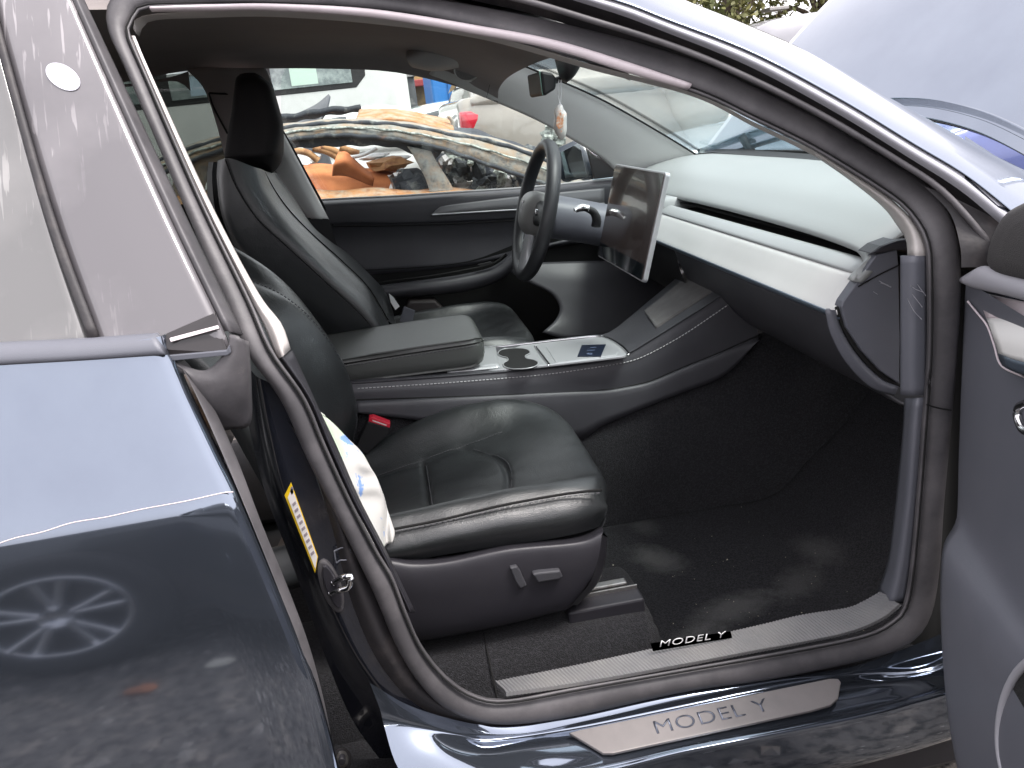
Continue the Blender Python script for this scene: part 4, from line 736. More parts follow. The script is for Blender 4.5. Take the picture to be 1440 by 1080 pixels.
tube('windscreen_edge', Fw(-.048, (676, 68), (763, 103.5), (847, 140.5), (930, 187.5), (988, 223)), .0032, 'gap_black', car, n=40, sec=6)
tube('trim_joint', Fw(-.04, (704, 80), (697, 98), (690, 115), (684, 138)), .0008, 'plastic', car, n=12, sec=5)
# pillar speaker, handle moulding
spk = prism('pillar_speaker', [Fw(-.052, (658 + 18 * math.cos(t), 97 + 15.5 * math.sin(t) - 2 * math.cos(t)))[0] for t in np.linspace(0, 6.283, 33)[:-1]], (0, .02, 0), 'speaker_mesh', car, bev=.001)
tube('speaker_ring', [Fw(-.053, (658 + 19 * math.cos(t), 97 + 16.5 * math.sin(t) - 2 * math.cos(t)))[0] for t in np.linspace(0, 6.283, 33)[:-1]], .0022, 'pillar_cloth', spk, n=0, sec=8, cl=True)
hb = net('handle_moulding', [LY(.54, (575, 64), (597, 44), (640, 48), (690, 54)), LY(.47, (571, 74), (600, 58), (645, 62), (697, 60)), LY(.44, (572, 82), (602, 76), (645, 76), (684, 68)), LY(.47, (575, 90), (605, 93), (640, 88), (676, 74)), LY(.53, (580, 95), (610, 100), (645, 95), (680, 80))], 'handle_grey', car, n=30, m=5, thick=.004)
band('handle_slot', LY(.445, (602, 50), (625, 58), (650, 61), (680, 59)), LY(.445, (604, 48), (625, 52), (652, 57), (680, 58)), 'gap_black', hb, bulge=.003, n=20)
# windscreen
ws_far = Fw(-.05, (676, 66), (763, 102), (847, 139), (930, 186), (990, 224))
ws_mid = [Vector((.36, 0, 1.435)), Vector((.56, 0, 1.36)), Vector((.75, 0, 1.25)), Vector((.93, 0, 1.13)), Vector((1.03, 0, 1.05))]
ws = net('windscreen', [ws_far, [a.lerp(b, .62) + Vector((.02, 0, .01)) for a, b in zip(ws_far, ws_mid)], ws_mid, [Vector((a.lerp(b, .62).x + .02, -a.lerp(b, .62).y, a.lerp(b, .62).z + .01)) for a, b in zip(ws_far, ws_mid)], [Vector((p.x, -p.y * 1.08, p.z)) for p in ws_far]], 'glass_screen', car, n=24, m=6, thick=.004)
tube('windscreen_base', [Vector((.90, .60, 1.045)), Vector((.99, .4, 1.052)), Vector((1.02, 0, 1.055)), Vector((.99, -.4, 1.052)), Vector((.88, -.62, 1.045))], .005, 'gap_black', car, n=40, sec=6)
# rear-view mirror
mm = soft('mirror_mount', [[Yp(a, b, y) for a, b, y in r_] for r_ in ([(776, 62, .02), (800, 58, .02), (822, 66, -.02), (822, 70, -.06), (798, 68, -.05)], [(780, 84, .02), (800, 78, .02), (818, 84, -.02), (815, 90, -.06), (796, 90, -.05)], [(785, 103, .02), (796, 100, .02), (810, 102, -.02), (806, 108, -.05), (795, 110, -.04)], [(790, 113, .01), (796, 112, .01), (801, 112, -.01), (799, 115, -.03), (795, 116, -.02)])], 'plastic_black', car, n=30, m=4)
mir = prism('rear_view_mirror', LY(-.02, (760, 99), (778, 103), (783, 110), (782, 125), (768, 134), (764, 134)), (0, .16, 0), 'plastic_black', car, bev=.006)
prism('mirror_glass', [Yp(a, b, y) for a, b, y in ((759.5, 100, -.015), (764, 134, -.015), (763.2, 134, .13), (758.7, 100, .13))], (-.002, 0, 0), 'mirror_green', mir, bev=.0003)
tube('mirror_stem', LY(.03, (781, 113), (788, 111), (797, 107)), .007, 'plastic_black', mir, n=8, sec=8)
# far door mirror
fm = soft('door_mirror', [[Yp(a, b, y) for a, b in ((782, 212), (800, 201), (819, 194), (824, 200), (830, 222), (837, 250), (815, 252), (792, 255), (786, 235))] for y in (.90, .93, .99, 1.04)], 'mirror_shell', car, n=44, m=3)
prism('door_mirror_glass', LY(.895, (788, 214), (815, 200), (826, 248), (795, 251)), (0, .004, 0), 'mirror_glass', fm, bev=.001)
prism('mirror_triangle', LY(.722, (821, 195), (875, 229), (862, 249), (836, 252)), (0, .012, 0), 'plastic_black', car, bev=.002)
# ================================================================== front door, swung open
DH = Vector((.705, -.885, 0)); DD = Vector((-.30, -.954, 0)).normalized(); DN = Vector((-DD.y * -1, DD.x * -1, 0)); DN = Vector((-.954, .30, 0))
def Dp(px, py, off=0):
    d = Vector(ray(px, py)); c0 = Vector(CAM); o = DH + DN * off
    return c0 + d * ((o - c0).dot(DN) / d.dot(DN))
def Dw(s_, z, off=0): q = DH + DD * s_ + DN * off; return Vector((q.x, q.y, z))
rows_ = []
for px, py, off in ((1361, 392, .01), (1359, 430, .0), (1356, 500, .0), (1353, 570, .0), (1350, 650, .0), (1347, 720, .005), (1341, 760, .02), (1336, 800, .03), (1335, 860, .034), (1338, 940, .036), (1348, 1020, .036), (1362, 1085, .032), (1385, 1150, .02)):
    p = Dp(px, py, off); s0 = (p - DH).dot(DD)
    rows_.append([Dw(s0 + .02, p.z, off - .06), Dw(s0 + .002, p.z, off - .02), Dw(s0, p.z, off - .004), Dw(s0 + .008, p.z, off + .004), Dw(s0 + .03, p.z, off + .006 + (.012 if off > .015 else 0)), Dw(.3, p.z, off + .014), Dw(.6, p.z, off + .014), Dw(.98, p.z, off)])
fd = net('front_door', rows_, 'plastic_grey', car, n=60, m=5)
net('door_skin', [[Dw(.0, z, -.10 - b), Dw(.3, z, -.13 - b), Dw(.7, z, -.13 - b), Dw(1.0, z, -.09 - b)] for z, b in ((1.03, 0), (.85, .03), (.7, .035), (.5, .03), (.3, .0))], 'paint', fd, n=20, m=4)
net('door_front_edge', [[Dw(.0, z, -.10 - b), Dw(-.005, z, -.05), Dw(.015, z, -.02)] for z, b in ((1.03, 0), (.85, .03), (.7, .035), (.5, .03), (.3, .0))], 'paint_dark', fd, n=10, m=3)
band('door_ledge', [Dp(a, b, .016) for a, b in ((1360, 387), (1372, 379), (1388, 374), (1440, 389), (1560, 420))], [Dp(a, b, .016) for a, b in ((1361, 400), (1374, 406), (1390, 410), (1440, 422), (1560, 455))], 'ring_grey', fd, bulge=.010, n=30, dirv=tuple(DN))
net('door_decor', [[Dp(a, b, .003) for a, b in ((1376, 410), (1440, 424), (1600, 455))], [Dp(a, b, .008) for a, b in ((1380, 428), (1440, 440), (1600, 470))], [Dp(a, b, .012) for a, b in ((1387, 448), (1440, 450), (1600, 480))]], 'strip_pale', fd, n=16, m=4, thick=.004)
net('door_shelf', [[Dp(a, b, .012) for a, b in ((1387, 447), (1440, 451), (1600, 480))], [Dp(a, b, .024) for a, b in ((1396, 472), (1440, 482), (1600, 510))], [Dp(a, b, .026) for a, b in ((1404, 497), (1440, 509), (1600, 540))]], 'dash_trim', fd, n=16, m=4, thick=.006)
net('door_accent', [[Dp(a, b, .027) for a, b in ((1404, 498), (1440, 510), (1600, 541))], [Dp(a, b, .026) for a, b in ((1409, 514), (1440, 527), (1600, 560))]], 'alu_blue', fd, n=16, m=3, thick=.004)
tube('panel_line', [Dp(a, b, .012) for a, b in ((1361, 424), (1374, 440), (1388, 458), (1398, 485), (1408, 514), (1440, 530))], .0014, 'strip_pale', fd, n=30, sec=6)
tube('release_handle', [Dp(a, b, .03) for a, b in ((1446, 566), (1434, 572), (1431, 585), (1438, 603), (1450, 610))], .005, 'chrome', fd, n=24, sec=10)
soft('tweeter_pod', [[Dp(1440 + (a - 1440) * k, 345 + (b - 345) * k, o_) for a, b in ((1480, 272), (1440, 286), (1412, 304), (1395, 335), (1388, 366), (1398, 383), (1440, 394), (1500, 404), (1530, 340))] for k, o_ in ((.97, -.02), (1.0, .0), (1.0, .014), (.92, .024), (.6, .03))], 'tweeter_cloth', fd, n=40, m=4)
rg = [(1470 + 68 * math.cos(t), 1035 + 115 * math.sin(t)) for t in np.linspace(0, 6.283, 49)[:-1]]
prism('speaker_grille', [Dp(a, b, .045) for a, b in rg], -DN * .01, 'grille_mesh', fd, bev=.002)
tube('speaker_ring', [Dp(1470 + 65 * math.cos(t), 1035 + 112 * math.sin(t), .047) for t in np.linspace(0, 6.283, 49)[:-1]], .0048, 'ring_grey', fd, n=0, sec=10, cl=True, ref=tuple(DN))

# raised bonnet of the same car
rear_e = [Yp(984, 219, .66), Yp(1040, 200, .50), Yp(1110, 178, .33), Yp(1200, 154, .14), Yp(1290, 150, -.06), Yp(1370, 166, -.24), Yp(1440, 197, -.40), Yp(1500, 235, -.55)]
hd = (Yp(1215, 0, .62) - Yp(984, 219, .66)).normalized()
bonnet = net('bonnet', [[p + Vector((-.012, 0, -.02)) for p in rear_e], rear_e, [p + hd * .02 + Vector((-.003, 0, .004)) for p in rear_e]] + [[p + hd * t + Vector((-.05 * math.sin(t * 2.4), 0, .06 * math.sin(t * 2.4))) * (1) for p in rear_e] for t in (.2, .45, .75, 1.0)], 'paint', car, n=50, m=6, thick=.02)
tube('bonnet_strut', [Yp(1062, 222, .45), Yp(1052, 205, .46), Yp(1042, 190, .47)], .012, 'plastic_black', car, n=8, sec=10)
net('fender', [[Rk(.0, (1357, 250))[0], Rk(0, (1419, 298))[0], Vector((.95, -.93, .95)), Vector((1.5, -.95, .88)), Vector((1.9, -.90, .8))], [Rk(.06, (1357, 196))[0], Rk(.06, (1440, 245))[0], Vector((1.0, -.86, 1.0)), Vector((1.5, -.85, .95)), Vector((1.9, -.78, .86))], [Rk(.16, (1357, 192))[0], Rk(.16, (1440, 240))[0], Vector((1.05, -.72, 1.0)), Vector((1.5, -.70, .93)), Vector((1.9, -.62, .84))]], 'paint', car, n=24, m=4)
net('cowl', [[Vector((.88, -.66, 1.03)), Vector((1.03, -.4, 1.045)), Vector((1.06, 0, 1.05)), Vector((1.03, .4, 1.045)), Vector((.92, .66, 1.03))], [Vector((1.1, -.68, .98)), Vector((1.2, -.4, .99)), Vector((1.22, 0, 1.0)), Vector((1.2, .4, .99)), Vector((1.1, .68, .98))], [Vector((1.4, -.7, .82)), Vector((1.4, -.4, .82)), Vector((1.4, 0, .82)), Vector((1.4, .4, .82)), Vector((1.4, .7, .82))], [Vector((1.9, -.7, .75)), Vector((1.95, -.4, .76)), Vector((1.96, 0, .76)), Vector((1.95, .4, .76)), Vector((1.9, .7, .75))]], 'plastic_black', car, n=24, m=4)

# ================================================================== loose things in the car
cl0 = [[(425, 580, -.72), (450, 640, -.72), (475, 700, -.72), (500, 750, -.72), (515, 790, -.72)],
       [(440, 576, -.70), (466, 640, -.70), (494, 700, -.70), (520, 745, -.70), (534, 772, -.70)],
       [(443, 575, -.672), (474, 622, -.664), (504, 674, -.676), (528, 722, -.668), (544, 768, -.672)],
       [(443, 574.5, -.655), (483, 612, -.640), (514, 652, -.656), (538, 700, -.645), (552, 762, -.668)],
       [(442, 573, -.64), (494, 621, -.618), (516, 650, -.63), (541, 700, -.622), (554, 745, -.65)],
       [(440, 575, -.62), (482, 618, -.59), (508, 652, -.59), (530, 700, -.59), (545, 740, -.62)]]
G = np.array([spl(L(*c), 70) for c in cl0]); W = np.array([spl(G[:, i], 51, False, True) for i in range(70)]).reshape(-1, 3)
for i, v in enumerate(W):
    a, b = i // 51 / 70, i % 51 / 51
    v[1] += .005 * math.sin(a * 9 + 3 * math.sin(b * 5 + a * 4)) * math.sin(b * 3.14) + .003 * math.sin(a * 17 - b * 13 + 2 * math.sin(a * 11))
    v[0] += .0015 * math.sin(a * 13 + b * 9)
clo = mk('cloth', W, facecam(W, gridfaces(70, 51)), 'cloth_print', None, thick=.002)
tag(clo, 'crumpled white cloth with pale green and blue print tucked beside the black passenger seat', 'cloth')
orn = empty('hanging_ornament', tuple(Yp(787, 195, .0)))
tag(orn, 'small clear white and orange ornament on a cord below the rear-view mirror', 'ornament')
def wpar(o, parent): o.parent = parent; o.matrix_parent_inverse = Matrix.Translation(-parent.location); return o
wpar(tube('cord', LY(.0, (786, 112), (784, 130), (787, 146)), .0012, 'white', None, n=16, sec=6), orn)
wpar(tube('cord', LY(.0, (789, 112), (789, 130), (788, 146)), .0012, 'white', None, n=16, sec=6), orn)
oo = [(784, 148), (790, 147), (793, 154), (797, 160), (797, 172), (797, 184), (794, 193), (789, 197), (784, 192), (779, 182), (779, 172), (780, 164), (779, 156)]
wpar(soft('wrapper', [[Yp(788 + (a - 788) * k, 172 + (b - 172) * k, y) for a, b in oo] for k, y in ((.6, -.018), (.95, -.010), (1, 0), (.95, .010), (.6, .018))], 'wrapper', None, n=44, m=3), orn)
wpar(prism('print', LY(-.0195, (786, 158), (789, 158), (793, 168), (792, 178), (786, 182), (782, 176), (783, 166)), (0, .002, 0), 'orange_print', None, bev=.0006), orn)
# grit on the floor mat
V, F = [], []
def crumbs(n, spots):
    for _ in range(n):
        px, py = spots(); p = Zp(px, py, FZ + .008); r = random.choice((.0005, .0006, .0007, .0012)); k = len(V)
        for _ in range(5): V.append(p + Vector((random.uniform(-r, r) * 1.8, random.uniform(-r, r) * 1.8, random.uniform(0, 2 * r))))
        F.extend([(k, k + 1, k + 2), (k, k + 2, k + 3), (k, k + 3, k + 4), (k + 1, k + 2, k + 4), (k, k + 1, k + 4), (k + 2, k + 3, k + 4)])
crumbs(70, lambda: (random.gauss(1040, 90), random.gauss(830, 55)))
o = mk('floor_grit', V, F, 'crumb', None, smooth=False); tag(o, 'pale grit scattered on the dark floor carpet', 'grit', kind='stuff')
# ================================================================== OUTSIDE
g = net('ground', [[Vector((x, y, 0)) for x in (-70, -20, 0, 20, 70)] for y in (-70, -20, 0, 20, 70)], 'gravel', None, n=20, m=4); g['kind'] = 'structure'
V, F = [], []
def stone(p, r):
    k = len(V); q = [Vector((random.uniform(.6, 1) * a, random.uniform(.6, 1) * b, random.uniform(.4, .7) * c)) * r for a, b, c in ((1, 0, 0), (-1, 0, 0), (0, 1, 0), (0, -1, 0), (0, 0, 1), (0, 0, -1), )]
    t = random.uniform(0, 6.28); V.extend([p + Vector((v.x * math.cos(t) - v.y * math.sin(t), v.x * math.sin(t) + v.y * math.cos(t), v.z)) for v in q])
    F.extend([(k + a, k + b, k + c) for a, b, c in ((0, 2, 4), (2, 1, 4), (1, 3, 4), (3, 0, 4), (2, 0, 5), (1, 2, 5), (3, 1, 5), (0, 3, 5))])
for _ in range(2600): stone(Vector((random.uniform(-3.2, 1.2), random.uniform(-3.4, -.98), 0)), random.choice((.006, .008, .01, .014, .02, .03)))
tag(mk('gravel_stones', V, F, 'stones', None, smooth=False), 'loose gravel stones lying on the dark yard ground', 'gravel', kind='stuff')

def child(o, root): o.parent = root; return o
def sect(x, w, z0, z1, r=.12, tuck=1.0):
    return [Vector((x, a * (1 if b > 0 else tuck), b + (z0 + z1) / 2)) for a, b in rrect(2 * w, z1 - z0, min(r, w * .9, (z1 - z0) / 2.1), 4)]
STY = {'sedan': dict(body=[(-2.3, .6, .45, .80), (-2.2, .80, .32, .98), (-1.6, .88, .24, 1.02), (-.6, .90, .22, .98), (.6, .90, .22, .95), (1.2, .89, .24, .93), (1.9, .82, .28, .84), (2.25, .68, .34, .70), (2.33, .5, .42, .60)], cab=[(-1.75, .60, 1.0, 1.02), (-1.1, .66, .98, 1.34), (-.5, .66, .96, 1.43), (.1, .66, .95, 1.42), (.5, .64, .94, 1.28), (1.1, .62, .92, .95)], wh=(-1.42, 1.42), wr=.345),
       'suv': dict(body=[(-2.25, .66, .45, 1.0), (-2.18, .84, .34, 1.15), (-1.5, .92, .28, 1.14), (-.5, .93, .26, 1.10), (.6, .93, .26, 1.06), (1.2, .92, .28, 1.04), (1.85, .86, .32, .98), (2.2, .74, .38, .85), (2.28, .55, .45, .70)], cab=[(-2.12, .66, 1.12, 1.2), (-1.8, .70, 1.1, 1.58), (-1.0, .71, 1.08, 1.68), (0, .71, 1.06, 1.68), (.5, .69, 1.05, 1.52), (1.15, .66, 1.03, 1.06)], wh=(-1.35, 1.35), wr=.36),
       'van': dict(body=[(-2.4, .8, .4, 1.15), (-2.36, .94, .32, 1.22), (-1.5, .97, .26, 1.22), (-.5, .97, .26, 1.2), (.8, .97, .26, 1.15), (1.5, .96, .28, 1.10), (2.1, .88, .32, 1.0), (2.4, .7, .4, .8)], cab=[(-2.35, .78, 1.2, 1.3), (-2.2, .82, 1.2, 1.88), (-1.0, .84, 1.2, 1.98), (.4, .83, 1.18, 1.95), (1.0, .80, 1.12, 1.7), (1.75, .76, 1.06, 1.1)], wh=(-1.45, 1.5), wr=.36)}
def wheel(root, x, y, r, sg, spokes=5):
    ty = []
    prof_ = [(r * .64, .10), (r * .80, .115), (r * .95, .11), (r, .07), (r, -.07), (r * .95, -.11), (r * .64, -.11)]
    n_ = 40; Vv = [(x + a * math.cos(2 * math.pi * i / n_), y + b * sg, r + a * math.sin(2 * math.pi * i / n_)) for i in range(n_) for a, b in prof_]
    w = mk('wheel', Vv, gridfaces(n_, len(prof_), True, False), 'tyre', root)
    pr2 = [(r * .66, .10), (r * .62, .09), (r * .60, .02), (.001, .02)]
    Vv = [(x + a * math.cos(2 * math.pi * i / n_), y + b * sg, r + a * math.sin(2 * math.pi * i / n_)) for i in range(n_) for a, b in pr2]
    mk('rim', Vv, gridfaces(n_, len(pr2), True, False), 'rim_dark', w)
    tube('rim_ring', [Vector((x + r * .635 * math.cos(t), y + .098 * sg, r + r * .635 * math.sin(t))) for t in np.linspace(0, 6.2832, 41)[:-1]], .011, 'rim_alloy', w, n=0, sec=8, cl=True, ref=(0, 1, 0))
    for k in range(spokes):
        for dl in (-.10, .10):
            a = 2 * math.pi * k / spokes + dl + .3; a2 = 2 * math.pi * k / spokes + dl * 2.0 + .3
            p0, p1 = Vector((x + .12 * r * math.cos(a), y + .085 * sg, r + .12 * r * math.sin(a))), Vector((x + .63 * r * math.cos(a2), y + .095 * sg, r + .63 * r * math.sin(a2)))
            tube('spoke', [p0, p0.lerp(p1, .5), p1], [.016, .014, .017], 'rim_alloy', w, n=6, sec=8)
    tube('hub_cap', [Vector((x, y + .06 * sg, r)), Vector((x, y + .08 * sg, r)), Vector((x, y + .10 * sg, r))], .16 * r, 'rim_alloy', w, n=4, sec=16, ref=(1, 0, 0)); return w
def parked(name, label, cat, style, paint_, loc, rot, group=None, glassm='car_glass'):
    st = STY[style]; root = empty(name, loc); root.rotation_euler = (0, 0, R_(rot)); tag(root, label, cat, group)
    soft('body', [sect(*s_, r=.14) for s_ in st['body']], paint_, root, n=44, m=5)
    cb = st['cab']
    def cs(x, w, z0, z1): return [Vector((x, y, z)) for y, z in ((-w - .16, z0 - .04), (-w - .10, z0 * .6 + z1 * .4), (-w + .0, z1 - .05), (-w * .7, z1), (0, z1 + .015), (w * .7, z1), (w, z1 - .05), (w + .10, z0 * .6 + z1 * .4), (w + .16, z0 - .04), (0, z0 - .05))]
    soft('cabin', [cs(*s_) for s_ in cb], paint_, root, n=44, m=5)
    def at(x): return [float(np.interp(x, [c_[0] for c_ in cb], [c_[k] for c_ in cb])) for k in (1, 2, 3)]
    xs = [c_[0] for c_ in cb]
    wins = [(xs[1] + .15, (xs[1] + xs[4]) / 2 - .08), ((xs[1] + xs[4]) / 2 + .04, xs[4] + .05)] if style != 'van' else [(xs[1] + .2, xs[4] + .05)]
    for sg in (-1, 1):
        for a, b in wins:
            lo_, hi_ = [], []
            for x in np.linspace(a, b, 6):
                w, z0, z1 = at(x); lo_.append(Vector((x, sg * (w + .128), z0 + .07))); hi_.append(Vector((x, sg * (w + .045), z1 - .085)))
            mid = [p.lerp(q_, .5) + Vector((0, sg * .020, 0)) for p, q_ in zip(lo_, hi_)]
            net('side_window', [lo_, mid, hi_], glassm, root, n=10, m=3, thick=.012)
    for i, j, nm in ((4, 5, 'windscreen'), (1, 0, 'rear_window')):
        a, b = cb[i], cb[j]; V_ = []
        for t in (.06, .35, .65, .9):
            x = a[0] + (b[0] - a[0]) * t; w, z0, z1 = at(x); V_.append([Vector((x + (.03 if nm == 'windscreen' else -.03), y * (w * .86 + .09 * t), z1 + .012 - .02 * abs(y))) for y in (-1, -.5, 0, .5, 1)])
        net(nm, V_, glassm, root, n=12, m=4)
    for sg in (-1, 1):
        for wx in st['wh']: wheel(root, wx, sg * (st['body'][3][1] - .07), st['wr'], sg)
        b0, b1 = st['body'][1], st['body'][-2]
        soft('tail_light', [[Vector((b0[0] - .02 + dx, sg * y, z)) for y, z in ((b0[1] - .20, b0[3] - .26), (b0[1] - .02, b0[3] - .28), (b0[1] + .015, b0[3] - .10), (b0[1] - .16, b0[3] - .12))] for dx in (-.05, .10, .22)], 'tail_red', root, n=20, m=2)
        soft('headlight', [[Vector((b1[0] + dx, sg * y, z)) for y, z in ((b1[1] - .22, b1[3] - .17), (b1[1] + .0, b1[3] - .16), (b1[1] + .01, b1[3] - .05), (b1[1] - .2, b1[3] - .04))] for dx in (.04, -.10, -.22)], 'lamp_clear', root, n=20, m=2)
    return root
# neighbour whose wheel shows mirrored in the rear door
parked('parked_car', 'dark parked car whose alloy wheel is mirrored low in the rear door', 'car', 'sedan', 'paint_graph', (.25, -3.5, 0), 180)
# cars ahead, through the windscreen
parked('parked_car', 'pale blue parked car beyond the windscreen, right of the hanging ornament', 'car', 'sedan', 'paint_sky', (3.9, 4.3, 0), 188)
parked('parked_van', 'grey van with a long dark window behind the raised bonnet', 'van', 'van', 'paint_silver', (7.0, 9.0, 0), 0, glassm='van_glass')
parked('parked_car', 'blue car peeking under the raised bonnet at the right edge', 'car', 'sedan', 'paint_blue', (5.6, 3.6, 0), 180)
# beige SUV with the red tail light
parked('parked_car', 'beige sport utility car with a red tail light behind the burnt wreck', 'car', 'suv', 'paint_beige', (2.52, 6.4, 0), 1).scale = (.82, 1.18, 1.18)
parked('parked_car', 'white car roof between the burnt wreck and the white bus', 'car', 'sedan', 'paint_white', (.0, 8.3, 0), 4)
parked('parked_car', 'pale mint car left of the beige one with the red tail light', 'car', 'sedan', 'paint_mint', (1.45, 10.6, 0), 5)

# white bus
bus = empty('bus', (-1.2, 11.0, 0)); tag(bus, 'white bus with a row of dark framed windows behind the wreck', 'bus')
BX0, BX1, BY = -7.2, 1.62, -1.1
soft('body', [[Vector((x, a, b + 1.72)) for a, b in rrect(2.2 * k, 2.75 * k2, .28, 4)] for x, k, k2 in ((BX0, .9, .94), (BX0 + .15, 1, 1), (0, 1, 1), (BX1 - .5, 1, 1), (BX1 - .12, .97, .98), (BX1 + .08, .85, .9))], 'paint_white', bus, n=40, m=4)
wb = prism('window_band', [(BX0 + .3, BY - .012, 1.72), (BX1 - .62, BY - .012, 1.72), (BX1 - .48, BY - .012, 1.86), (BX1 - .42, BY - .012, 2.55), (BX0 + .3, BY - .012, 2.55)], (0, .02, 0), 'plastic_black', bus, bev=.01)
x = BX1 - .66
for k in range(6):
    prism('window', [(x - 1.05, BY - .026, 1.79), (x, BY - .026, 1.79), (x, BY - .026, 2.36), (x - 1.05, BY - .026, 2.36)], (0, .014, 0), 'bus_glass', wb, bev=.004)
    prism('window_bar', [(x - 1.05, BY - .034, 2.08), (x, BY - .034, 2.08), (x, BY - .034, 2.105), (x - 1.05, BY - .034, 2.105)], (0, .008, 0), 'alu', wb, bev=0)
    prism('curtain', [(x - .8, BY - .030, 1.82), (x - .45, BY - .030, 1.82), (x - .45, BY - .030, 2.06), (x - .8, BY - .030, 2.06)], (0, .003, 0), ('glass_mint', 'paint_sky', 'glass_mint')[k % 3], wb, bev=0)
    x -= 1.3
for wx in (-5.4, .3): wheel(bus, wx, -.98, .42, -1)
# dark tarpaulin with a peak
tp = net('tarpaulin', [[Yp(385, 170, 5.6), Yp(420, 158, 5.6), Yp(445, 146, 5.6), Yp(462, 132, 5.65)], [Yp(385, 180, 5.3), Yp(422, 170, 5.3), Yp(440, 160, 5.3), Yp(459, 150, 5.3)], [Yp(385, 200, 5.2), Yp(420, 200, 5.1), Yp(440, 200, 5.1), Yp(456, 200, 5.1)], [Vector((-.9, 5.1, .0)), Vector((-.55, 5.0, 0)), Vector((-.35, 5.0, 0)), Vector((-.2, 5.0, 0))]], 'tarp', None, n=24, m=5, thick=.03)
tag(tp, 'dark grey tarpaulin pulled up to a point in front of the white bus', 'tarpaulin')
# blue truck box, pole, shop roof line
tk = empty('truck', (3.1, 15.1, 0)); tag(tk, 'blue box truck behind the pale parked cars', 'truck')
prism('cargo_box', [(-2.0, -1.1, .9), (.7, -1.1, .9), (.7, -1.1, 2.75), (-1.75, -1.1, 2.75), (-2.0, -1.1, 2.4)], (0, 2.2, 0), 'truck_blue', tk, bev=.04)
for k in range(6): prism('rib', [(-1.7 + k * .42, -1.125, 1.0), (-1.64 + k * .42, -1.125, 1.0), (-1.64 + k * .42, -1.125, 2.35), (-1.7 + k * .42, -1.125, 2.35)], (0, .03, 0), 'truck_blue2', tk, bev=.006)
prism('cab', [(.8, -1.0, .5), (2.2, -1.0, .5), (2.25, -1.0, 1.3), (1.95, -1.0, 2.1), (.8, -1.0, 2.15)], (0, 2.0, 0), 'truck_blue', tk, bev=.06)
prism('cab_window', [(1.1, -1.02, 1.35), (2.1, -1.02, 1.35), (1.85, -1.02, 1.95), (1.1, -1.02, 2.0)], (0, .03, 0), 'car_glass', tk, bev=.01)
boxm('chassis', (-2.0, -.9, .55), (2.1, .9, .92), 'plastic_black', tk)
for wx in (-1.2, 1.5): wheel(tk, wx, -.95, .48, -1)
pb = Yp(578, 150, 12.5)
pole = empty('pole', (pb.x, pb.y, 0)); tag(pole, 'dark weathered utility post between the bus and the blue truck', 'post')
tube('shaft', [Vector((0, 0, 0)), Vector((.01, 0, 2)), Vector((0, 0, 6))], [.11, .10, .08], 'post_wood', pole, n=20, sec=12)
boxm('clamp', (-.13, -.13, 1.9), (.13, .13, 1.98), 'steel', pole, bev=.01)
sh = empty('shop_building', (3.2, 20, 0)); tag(sh, 'low ochre building with a red roof edge beyond the post', 'building')
prism('wall', [(-6, 0, 0), (6, 0, 0), (6, 0, 3.1), (-6, 0, 3.1)], (0, 4, 0), 'ochre', sh, bev=0)
prism('roof_edge', [(-6.3, -.5, 2.0), (6.3, -.5, 2.0), (6.3, -.5, 2.16), (-6.3, -.5, 2.16)], (0, .6, 0), 'red_paint', sh, bev=.02)
for k in range(6): prism('window', [(-5.4 + k * 1.9, -.03, .8), (-4.2 + k * 1.9, -.03, .8), (-4.2 + k * 1.9, -.03, 1.8), (-5.4 + k * 1.9, -.03, 1.8)], (0, .05, 0), 'car_glass', sh, bev=.01)
def tree(loc, h, rad, label, seed):
    r = random.Random(seed); root = empty('tree', loc); tag(root, label, 'tree', 'trees along the back of the yard')
    tube('trunk', [Vector((0, 0, 0)), Vector((r.uniform(-.1, .1), 0, h * .3)), Vector((r.uniform(-.3, .3), r.uniform(-.2, .2), h * .75))], [.22, .16, .06], 'bark', root, n=16, sec=10)
    tr = root.children[0]
    cl_c = []
    for k in range(9):
        a = r.uniform(0, 6.28); e = r.uniform(.2, 1) * rad; p = Vector((math.cos(a) * e, math.sin(a) * e, h * r.uniform(.45, .95))); cl_c.append((p, r.uniform(.35, .6) * rad))
        tube('limb', [Vector((0, 0, h * .35)), Vector((p.x * .4, p.y * .4, h * .5)), p], [.08, .05, .02], 'bark', tr, n=8, sec=6)
    V, F = [], []
    for _ in range(5200):
        c_, q_ = r.choice(cl_c); d = Vector((r.gauss(0, 1), r.gauss(0, 1), r.gauss(0, .8))).normalized() * q_ * r.uniform(.35, 1.05); p = c_ + d
        u = Vector((r.gauss(0, 1), r.gauss(0, 1), r.gauss(0, 1))).normalized(); w = u.cross(Vector((r.gauss(0, 1), r.gauss(0, 1), r.gauss(0, 1)))).normalized(); s_ = r.uniform(.05, .11); k = len(V)
        V.extend([p - u * s_, p + w * s_ * .5, p + u * s_, p - w * s_ * .5]); F.append((k, k + 1, k + 2, k + 3))
    mk('crown', V, F, 'leaf', root, smooth=False)
for k, (x, y, h, rd_, lb) in enumerate(((7.0, 14.5, 5.2, 1.7, 'yellow green tree left of the grey post above the roof rail'), (9.6, 15.2, 5.2, 1.7, 'leafy tree right of the grey post behind the van roof'))):
    tree((x, y, 0), h, rd_, lb, k)
p2 = empty('pole', (7.35, 13.0, 0)); tag(p2, 'pale concrete post between the trees above the van', 'post')
tube('shaft', [Vector((0, 0, 0)), Vector((0, 0, 3)), Vector((0, 0, 7))], [.16, .15, .12], 'concrete', p2, n=10, sec=14)
boxm('band', (-.18, -.18, 2.4), (.18, .18, 2.46), 'steel', p2, bev=.01)

